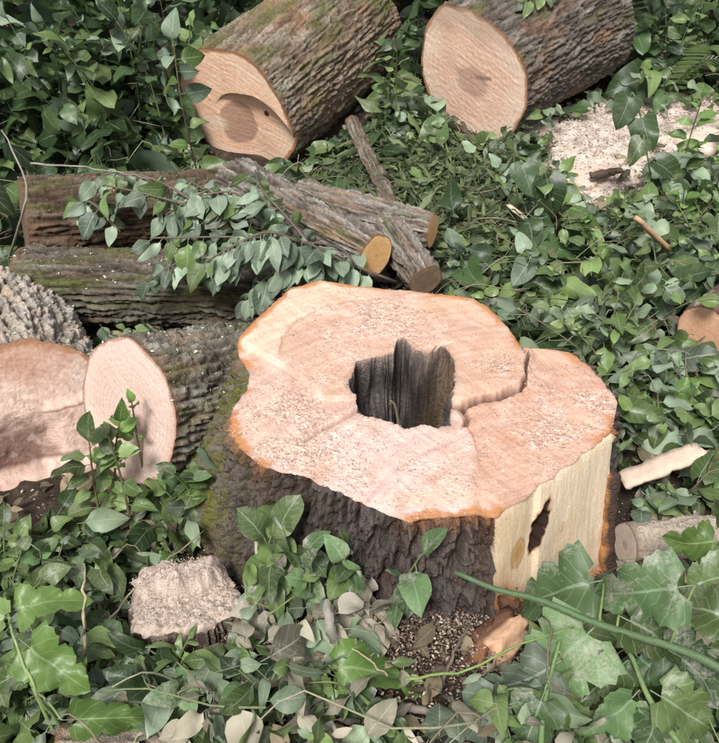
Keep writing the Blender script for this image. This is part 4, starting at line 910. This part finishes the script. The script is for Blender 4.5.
# wilted branches over the mossy logs
def br(label, pp, n, size, r=.006, mats=(L_BLUE, L_BLUE, L_BLUE, L_MID), kinds=('ovate', 'ovate', 'ovate', 'lance'), droop=1.0, jitter=.75, name='wilted_branch', group=None, stemcol=BARKY, face=(0, -.9, .6), cat='branch', **kw):
    return sprig(name, label, cat, [P(a, b, y=c) for a, b, c in pp], kinds, mats, size, n, r=r, group=group, droop=droop, stemcol=stemcol, face=face, **kw)
br('wilted branch with pale drooping leaves trailing over the long mossy log', [(396,282,2.72), (345,262,2.66), (300,241,2.62), (235,237,2.6), (150,238,2.6)], 44, .105)
br('drooping wilted side branch hanging over the end of the mossy log', [(300,242,2.62), (268,232,2.58), (235,245,2.55), (205,262,2.55)], 38, .105)
br('wilted twig with round pale leaves lying across the brown log', [(214,232,2.9), (190,208,2.95), (150,195,2.95), (105,185,3.0)], 26, .115)
br('leafy wilted twig between the brown log and the stepped log', [(215,232,2.9), (225,205,2.95), (205,190,3.0), (188,180,3.05)], 24, .115)
br('wilted twig with pale leaves resting on the forked limb', [(318,255,2.75), (285,215,2.85), (262,190,2.95), (255,170,3.1)], 18, .10)
br('pale wilted leaves lying on the brown log below the dark thicket', [(120,232,2.95), (95,205,2.98), (80,200,3.0)], 12, .11)
br('wilted twig lying on top of the forked limb', [(345,232,2.9), (330,205,3.0), (300,190,3.1)], 7, .075)
br('wilted cluster of pale leaves between mossy log and forked limb', [(330,262,2.66), (300,262,2.6), (270,275,2.58), (245,300,2.56)], 26, .10)
br('pale leafy twig spilling over the brown log top', [(240,215,2.95), (215,190,3.0), (190,200,2.95), (165,215,2.9)], 18, .11)
br('short pale spray hanging down the side of the mossy log', [(262,240,2.6), (235,255,2.56), (210,278,2.54)], 18, .085)
br('short pale spray on the mossy log beside the pale oval end', [(215,262,2.6), (180,262,2.58), (150,280,2.56)], 16, .08)
br('pale spray lying over the end of the brown log', [(200,205,2.95), (160,182,3.0), (120,172,3.05), (90,180,3.05)], 18, .095)
br('pale spray between the stepped log and the forked limb', [(300,215,2.9), (262,205,2.92), (230,192,2.95), (200,196,2.95)], 18, .095)
# tall heart-leaved shoots in the dark corner
for k in range(16):
    px, py = random.uniform(-20, 195), random.uniform(120, 195)
    shoot(px, py, random.uniform(.35, .8), (random.uniform(-.25, .2), random.uniform(-.15, .1)), 'heart_leaf_shoot', '{} in the thicket beside stepped log', 'plant', 'heart leaved shoots in the dark thicket', ('heart', 'heart', 'ovate'), (L_DARK, L_DARK, L_DARK, L_MID), .15, 9, r=.005, droop=.3)
for k in range(13):
    px, py = random.uniform(0, 185), random.uniform(105, 185)
    shoot(px, py, random.uniform(.35, .75), (random.uniform(-.2, .2), -.1), 'pale_leaf_shoot', '{} among dark leaves beside stepped log', 'plant', 'pale shoots in the dark thicket', RD, (L_BLUE, L_BLUE, L_MID), .10, 11, r=.004, droop=.6)
sprig('leafy_twig', 'tall twig with pale folded leaves standing before the stepped cut face', 'twig', [PG(205, 205), P(186, 125, y=3.55), P(178, 80, y=3.5), P(172, 32, y=3.5)], OV, (L_BLUE, L_BRIGHT, L_MID), .12, 9, droop=.4, stemcol=(.14, .13, .07), face=(0, -1, .5))
# behind and between the big logs
for k in range(5): shoot(random.uniform(385, 412), random.uniform(100, 150), random.uniform(.25, .5), (random.uniform(-.1, .1), -.1), 'slender_shoot', '{} in the gap between the two thick logs', 'plant', 'shoots between the two thick logs', ('ovate', 'lance'), (L_MID, L_DARK, L_BLUE), .12, 7, droop=.3)
br('leafy twig drooping over the top of the plain grey log', [(560,-30,4.4), (545,-8,4.35), (520,2,4.3)], 8, .10, name='drooping_twig', mats=(L_MID, L_BLUE))
# fern fronds
def fern(px, py, h, lean, label):
    g = PG(px, py); root = thing('fern', label, 'fern', tuple(g), 'ferns at the foot of the bank')
    for j in range(4):
        an = lean + random.uniform(-.9, .9); d = np.array([math.cos(an), math.sin(an) * .5, 0]); L = h * random.uniform(.75, 1.15)
        pts = resample([np.zeros(3), d * L * .35 + [0, 0, L * .55], d * L * .85 + [0, 0, L * .62]], 22)
        V, F = tube(pts, .004, .001, 4); Vs = [V]; Fq = [F[0]]; Ft = [F[1]]; nb_ = len(V)
        for i in range(3, 22):
            t = norm(pts[i] - pts[i-1]); s_ = norm(np.cross(t, [0, 0, 1])); ln = .30 * L * math.sin(PI * min(1, (i / 21) * .85 + .15)) + .01
            for sg in (-1, 1):
                dd = norm(s_ * sg + t * .35 - np.array([0, 0, .15])); w = t * .008 * (L / .5); a = pts[i]
                q4 = np.array([a - w * .6, a + dd * ln * .5 - w * .9, a + dd * ln, a + dd * ln * .5 + w * .9, a + w * .6]); q4[1:4, 2] += .006
                Vs.append(q4); Fq.append(np.array([[0, 1, 3, 4]]) + nb_); Ft.append(np.array([[1, 2, 3]]) + nb_); nb_ += 5
        V = np.vstack(Vs); link('frond', mesh('frond', V, [np.vstack(Fq), np.vstack(Ft)], L_MID, attrs=dict(lu=np.full(len(V), .5), lv=np.full(len(V), .05))), root)
fern(618, 98, .80, 1.9, 'fern with arching fronds beside the plain grey log')
fern(655, 112, .45, .4, 'fern with arching fronds beside the sawdust heap')
fern(604, 75, .7, 2.3, 'fern with upright fronds at the end of the grey log')
# bush top right
for k in range(14): shoot(random.uniform(648, 740), random.uniform(50, 100), random.uniform(.35, .8), (random.uniform(-.2, .2), random.uniform(-.2, 0)), 'bushy_shoot', '{} in the bush beyond the ferns', 'plant', 'shoots of the bush beyond the ferns', ('ovate',), (L_MID, L_MID, L_DARK), .10, 12, droop=.2)
# big dark heart leaves by the sawdust heap
for k in range(6): shoot(random.uniform(665, 735), random.uniform(195, 270), random.uniform(.3, .55), (random.uniform(-.1, .1), -.1), 'bright_seedling', '{} at the edge of the sawdust heap', 'plant', 'bright seedlings by the sawdust heap', ('ovate',), (L_BRIGHT,), .065, 10, droop=.1, spread=.8)
# undergrowth right of the stump
scatter((450, 215, 735, 330), 24, (.10, .28), (.05, .2), 'leafy_shoot', '{} between stump and sawdust heap', 'plant', 'shoots between stump and sawdust heap', ('ovate', 'heart'), (L_MID, L_BLUE, L_DARK, L_MID), .085, 10, droop=.35)
scatter((625, 345, 735, 450), 14, (.08, .17), (.05, .2), 'leafy_shoot', '{} below the orange brown log end', 'plant', 'shoots below the orange brown log end', ('ovate', 'ovate', 'heart'), (L_MID, L_BLUE, L_MID, L_BRIGHT), .085, 9, droop=.3)
scatter((630, 455, 735, 530), 8, (.08, .2), (.03, .12), 'low_shoot', '{} beside the long pale slab', 'plant', 'low shoots beside the pale slab', ('ovate', 'heart'), (L_MID, L_DARK, L_BLUE), .085, 7, droop=.3)
scatter((385, 200, 500, 290), 9, (.06, .16), (.03, .12), 'low_shoot', '{} behind the stump near forked limb', 'plant', 'low shoots behind the stump', ('ovate', 'heart'), (L_MID, L_DARK, L_BLUE), .10, 6, droop=.3)
scatter((590, 255, 735, 420), 14, (.15, .36), (.08, .25), 'vine_shoot', 'twining {} in the undergrowth right of the stump', 'plant', 'twining shoots right of the stump', ('ovate',), (L_MID, L_BRIGHT, L_MID, L_BLUE), .055, 15, droop=.15, stemcol=(.17, .16, .08), r=.003)
# lower left: weeds in front of the log faces
for pp, lab in (((120,525), 'a'), ((150,512), 'b'), ((172,505), 'c'), ((105,545), 'd'), ((135,540), 'e')):
    shoot(pp[0], pp[1], random.uniform(.26, .38), (random.uniform(-.04, .08), -.02), 'bright_weed', '{} before the pale oval cut end', 'plant', 'weeds before the pale oval cut end', ('ovate',), (L_BRIGHT, L_MID, L_BRIGHT), .075, 13, droop=.2, stemcol=(.13, .12, .06))
scatter((-10, 555, 125, 735), 26, (.06, .2), (.03, .12), 'leafy_shoot', '{} left of the small stump', 'plant', 'shoots left of the small stump', ('ovate', 'round', 'heart'), (L_MID, L_BLUE, L_MID, L_DARK, L_DUST), .060, 11, droop=.3)
scatter((100, 680, 290, 735), 14, (.05, .14), (.03, .1), 'leafy_shoot', '{} in front of the small stump', 'plant', 'shoots in front of the small stump', ('ovate', 'heart', 'lance'), (L_MID, L_DUST, L_BLUE, L_DARK), .062, 9, droop=.3)
scatter((-10, 528, 100, 565), 10, (.05, .12), (.02, .08), 'low_shoot', '{} under the brown cracked cut face', 'plant', 'low shoots under the cracked cut face', ('ovate', 'round'), (L_MID, L_BLUE, L_DARK), .062, 9, droop=.3)
scatter((190, 500, 300, 575), 13, (.10, .22), (.03, .08), 'round_leaf_shoot', '{} against the mossy stump foot', 'plant', 'round leaved shoots at the stump foot', RD, (L_DUST, L_MID, L_BLUE), .09, 6, droop=.3)
# dusty withered clump in front of the stump
for k in range(12): shoot(random.uniform(268, 385), random.uniform(575, 660), random.uniform(.06, .17), (random.uniform(-.08, .08), random.uniform(-.06, .02)), 'withered_shoot', '{} withered at the stump foot', 'plant', 'withered shoots at the stump foot', ('ovate', 'lance', 'ovate'), (L_DRY, L_DRY, L_DRY, L_DUST), .068, 11, droop=.9, stemcol=(.26, .22, .15))
for k in range(11): shoot(275 + 12 * k, 590 + random.uniform(-5, 35), random.uniform(.14, .24), (random.uniform(-.05, .05), .0), 'round_leaf_shoot', '{} against the dark front bark', 'plant', 'dusty shoots against the dark bark', RD, (L_DUST, L_MID), .09, 7, droop=.4)
# lower middle and right: big lobed leaves
def big(pp, n, size, label, mats, r=.006, **kw): return br(label, pp, n, size, r=r, mats=mats, kinds=LB, droop=.35, name='lobed_leaf_branch', stemcol=(.13, .20, .08), face=(0, -.45, 1), **kw)
def placed(label, stem, leaves, r=.006, name='lobed_leaf_branch', cat='branch', stemcol=(.13, .20, .08)):
    """a branch whose leaves go from a point on or by the stem to a tip: (px, py, y) pairs"""
    pts = resample([P(a, b, y=c) if c is not None else PG(a, b) for a, b, c in stem], 18); base = pts[0].copy()
    root = thing(name, label, cat, tuple(base)); v, f = tube(pts - base, r, r * .55, 8, .12, 3.0)
    link('stem', mesh('stem', v, f, M_STEM, np.tile([stemcol], (len(v), 1)) * RNG.uniform(.85, 1.15, (len(v), 1))), root)
    for (b, t, kind, mat, wd) in leaves:
        B, T = P(b[0], b[1], y=b[2]), P(t[0], t[1], y=t[2]); j = np.argmin(np.linalg.norm(pts - B, axis=1))
        if np.linalg.norm(pts[j] - B) > .015:
            v, f = tube(resample([pts[j] - base, (pts[j] + B) / 2 - base + [0, 0, .015], B - base], 6), .0028, .002, 5); link('leaf_stalk', mesh('leaf_stalk', v, f, M_STEM, np.tile([(.17, .24, .09)], (len(v), 1))), root)
        L = np.linalg.norm(T - B) / 1.15; o = put_leaf(root, base, B, T - B, norm([0, -.75, 1]) + rv(.14), L, kind, mat); o.scale = (L * wd, L, L)
    return root
placed('green diagonal branch with big sawdust covered lobed leaves before the stump', [(735,677,1.00), (690,653,1.035), (640,637,1.07), (590,621,1.10), (540,600,1.13), (495,589,1.165), (455,572,1.20)],
       [((604,580,1.20), (508,600,1.23), 'lobed', L_DUST, .95), ((695,585,1.10), (586,600,1.13), 'lobed', L_DUST, .85), ((600,622,1.12), (518,700,1.05), 'lobed', L_DUST, 1.0),
        ((618,615,1.12), (695,655,1.05), 'lobed', L_MID, 1.0), ((650,640,1.09), (735,690,1.00), 'lobed', L_DUST, 1.0), ((735,620,1.08), (655,592,1.16), 'lobed', L_MID, .9)], r=.0085, stemcol=(.085, .135, .065))
placed('bluish leaved low branch before the orange chunk', [(540,760,.93), (545,700,1.02), (560,640,1.10)],
       [((505,690,1.05), (432,748,.97), 'lobed', L_BLUE, .75), ((562,660,1.08), (486,706,1.03), 'lobed', L_BLUE, .8), ((545,690,1.02), (520,760,.95), 'lobed', L_DUST, .9), ((545,680,1.05), (600,735,.99), 'lobed', L_MID, .8)])
placed('branch with large green and dusty lobed leaves below the dusted limb', [(690,760,.93), (650,700,1.00), (628,650,1.08), (600,620,1.13)],
       [((640,690,1.02), (585,745,.97), 'lobed', L_DUST, .9), ((628,660,1.06), (580,700,1.02), 'lobed', L_MID, .9), ((650,690,1.01), (725,735,.96), 'lobed', L_MID, .9), ((630,650,1.08), (690,700,1.02), 'lobed', L_DARK, .9), ((660,710,.99), (640,765,.93), 'lobed', L_DUST, .9)])
placed('branch with bright lobed leaves hanging before the dusted limb', [(745,590,1.30), (725,560,1.36), (705,545,1.40)],
       [((722,540,1.38), (668,548,1.38), 'lobed', L_BRIGHT, 1.0), ((728,575,1.33), (675,590,1.28), 'lobed', L_MID, .9), ((738,520,1.42), (700,500,1.5), 'lobed', L_MID, .9)])
placed('branch with broad flat yellow green leaves in the middle foreground', [(420,760,.93), (380,715,1.00), (335,672,1.09)],
       [((322,668,1.09), (436,668,1.08), 'lobed', L_BRIGHT, .62), ((340,680,1.07), (300,735,1.0), 'lobed', L_MID, .8), ((345,685,1.06), (385,740,.98), 'lobed', L_DARK, .9), ((330,672,1.09), (280,710,1.05), 'heart', L_MID, .9)])
placed('bright plant with broad lobed leaves in the left foreground weeds', [(60,745,None), (30,680,1.08), (10,625,1.16)],
       [((10,612,1.17), (72,590,1.18), 'lobed', L_BRIGHT, .75), ((20,640,1.13), (85,690,1.07), 'lobed', L_BRIGHT, .9), ((12,620,1.16), (-35,600,1.18), 'lobed', L_MID, .9), ((62,720,1.0), (158,716,1.02), 'lobed', L_BRIGHT, .5), ((30,670,1.10), (-20,690,1.06), 'lobed', L_MID, .8)], r=.0045, name='lobed_leaf_plant', cat='plant', stemcol=(.22, .30, .12))
placed('low plant with broad dark heart leaves in front of sawdust heap', [(548,225,None), (545,205,3.25), (540,185,3.28)],
       [((520,160,3.30), (533,196,3.22), 'heart', L_DARK, 1.05), ((545,172,3.26), (556,218,3.18), 'heart', L_DARK, 1.0)], r=.004, name='heart_leaf_plant', cat='plant')
placed('tall plant with broad dark heart leaves standing in sawdust heap', [(655,205,None), (648,160,3.5), (640,115,3.55)],
       [((632,92,3.58), (618,128,3.50), 'heart', L_DARK, 1.0), ((640,112,3.55), (652,152,3.47), 'heart', L_DARK, 1.0), ((645,135,3.5), (628,165,3.46), 'heart', L_MID, .9), ((650,160,3.5), (690,180,3.45), 'heart', L_DARK, .8)], r=.004, name='heart_leaf_plant', cat='plant')
scatter((490, 690, 735, 740), 10, (.06, .16), (.03, .10), 'leafy_shoot', '{} under the diagonal branch', 'plant', 'foreground shoots under the diagonal branch', ('ovate', 'heart'), (L_MID, L_DARK, L_DUST), .085, 7, droop=.4)

# ------------------------------------------------------------------ bare twigs
def twig(label, pp, r, c=(.16, .13, .10), group=None):
    pts = resample([np.asarray(p) for p in pp], 16); base = pts[0].copy(); jt = min(.0022, .008 * np.linalg.norm(pts[-1] - pts[0])); pts = pts + np.array([rv(jt) for _ in pts])
    v, f = tube(pts - base, r, r * .5, 6, .3, random.uniform(0, 20))
    o = link('twig', mesh('twig', v, f, M_STEM, np.tile([c], (len(v), 1)) * RNG.uniform(.7, 1.3, (len(v), 1))), loc=tuple(base)); return tag(o, label, 'twig', group)
twig('long grey curved twig rising at the end of the brown log', [PG(5, 272), P(22, 215, y=2.85), P(26, 180, y=2.95), P(2, 130, y=3.1)], .006, (.24, .22, .19))
twig('thin pale twig stretched across the dark leaves above the brown log', [P(30, 164, y=3.0), P(90, 168, y=3.0), P(150, 178, y=3.0)], .004, (.26, .24, .20))
twig('dark bent twig lying on the forked limb', [PG(395, 285, .03), P(360, 270, y=2.68), P(335, 246, y=2.68), P(240, 236, y=2.6)], .006, (.11, .09, .08))
twig('thin dry upright stalk in the weeds left of the small stump', [PG(85, 700), P(84, 640, y=1.15), P(85, 570, y=1.2)], .005, (.34, .28, .18))
twig('long thin twig slanting over the small stump', [PG(95, 640, .05), P(140, 585, y=1.4), P(205, 530, y=1.6)], .003, (.33, .28, .20))
twig('dry brown stalk leaning against the small stump', [PG(190, 690, .02), P(235, 655, y=1.2), P(262, 610, y=1.3)], .006, (.26, .20, .14))
twig('grey dusty stick standing in the withered leaves at the stump foot', [PG(338, 662, -.01), P(332, 630, y=1.12), P(326, 600, y=1.16)], .014, (.25, .23, .20))
twig('dark twig among debris beside the orange chunk', [PG(440, 690, .02), PG(455, 650, .05), PG(470, 625, .06)], .005, (.14, .10, .08))
twig('curved grey stick on the debris in the middle foreground', [PG(400, 706, .02), PG(430, 712, .03), PG(455, 725, .02)], .010, (.20, .17, .15))
twig('thin green stalk arching over the orange chunk', [P(405, 680, y=1.0), P(470, 668, y=1.02), P(530, 640, y=1.05), P(575, 628, y=1.08)], .003, (.17, .24, .08))
twig('pale green stalk arching through the left foreground weeds', [PG(70, 735), P(35, 690, y=1.02), P(10, 625, y=1.12)], .0045, (.24, .32, .14))
for k in range(10):
    a = PG(random.uniform(450, 700), random.uniform(200, 330), .10); d = rv(.2) * [1, .6, .1]; twig('thin dry twig lying on the undergrowth behind the stump', [a, a + d * .5 + [0, 0, .03], a + d], .0025, (.26, .20, .13), 'dry twigs behind the stump')
for k in range(8):
    a = PG(random.uniform(20, 420), random.uniform(640, 730), .08); d = rv(.12) * [1, .6, .1]; twig('thin dry twig lying on the foreground weeds', [a, a + d * .5 + [0, 0, .02], a + d], .002, (.34, .29, .20), 'dry twigs on the foreground weeds')
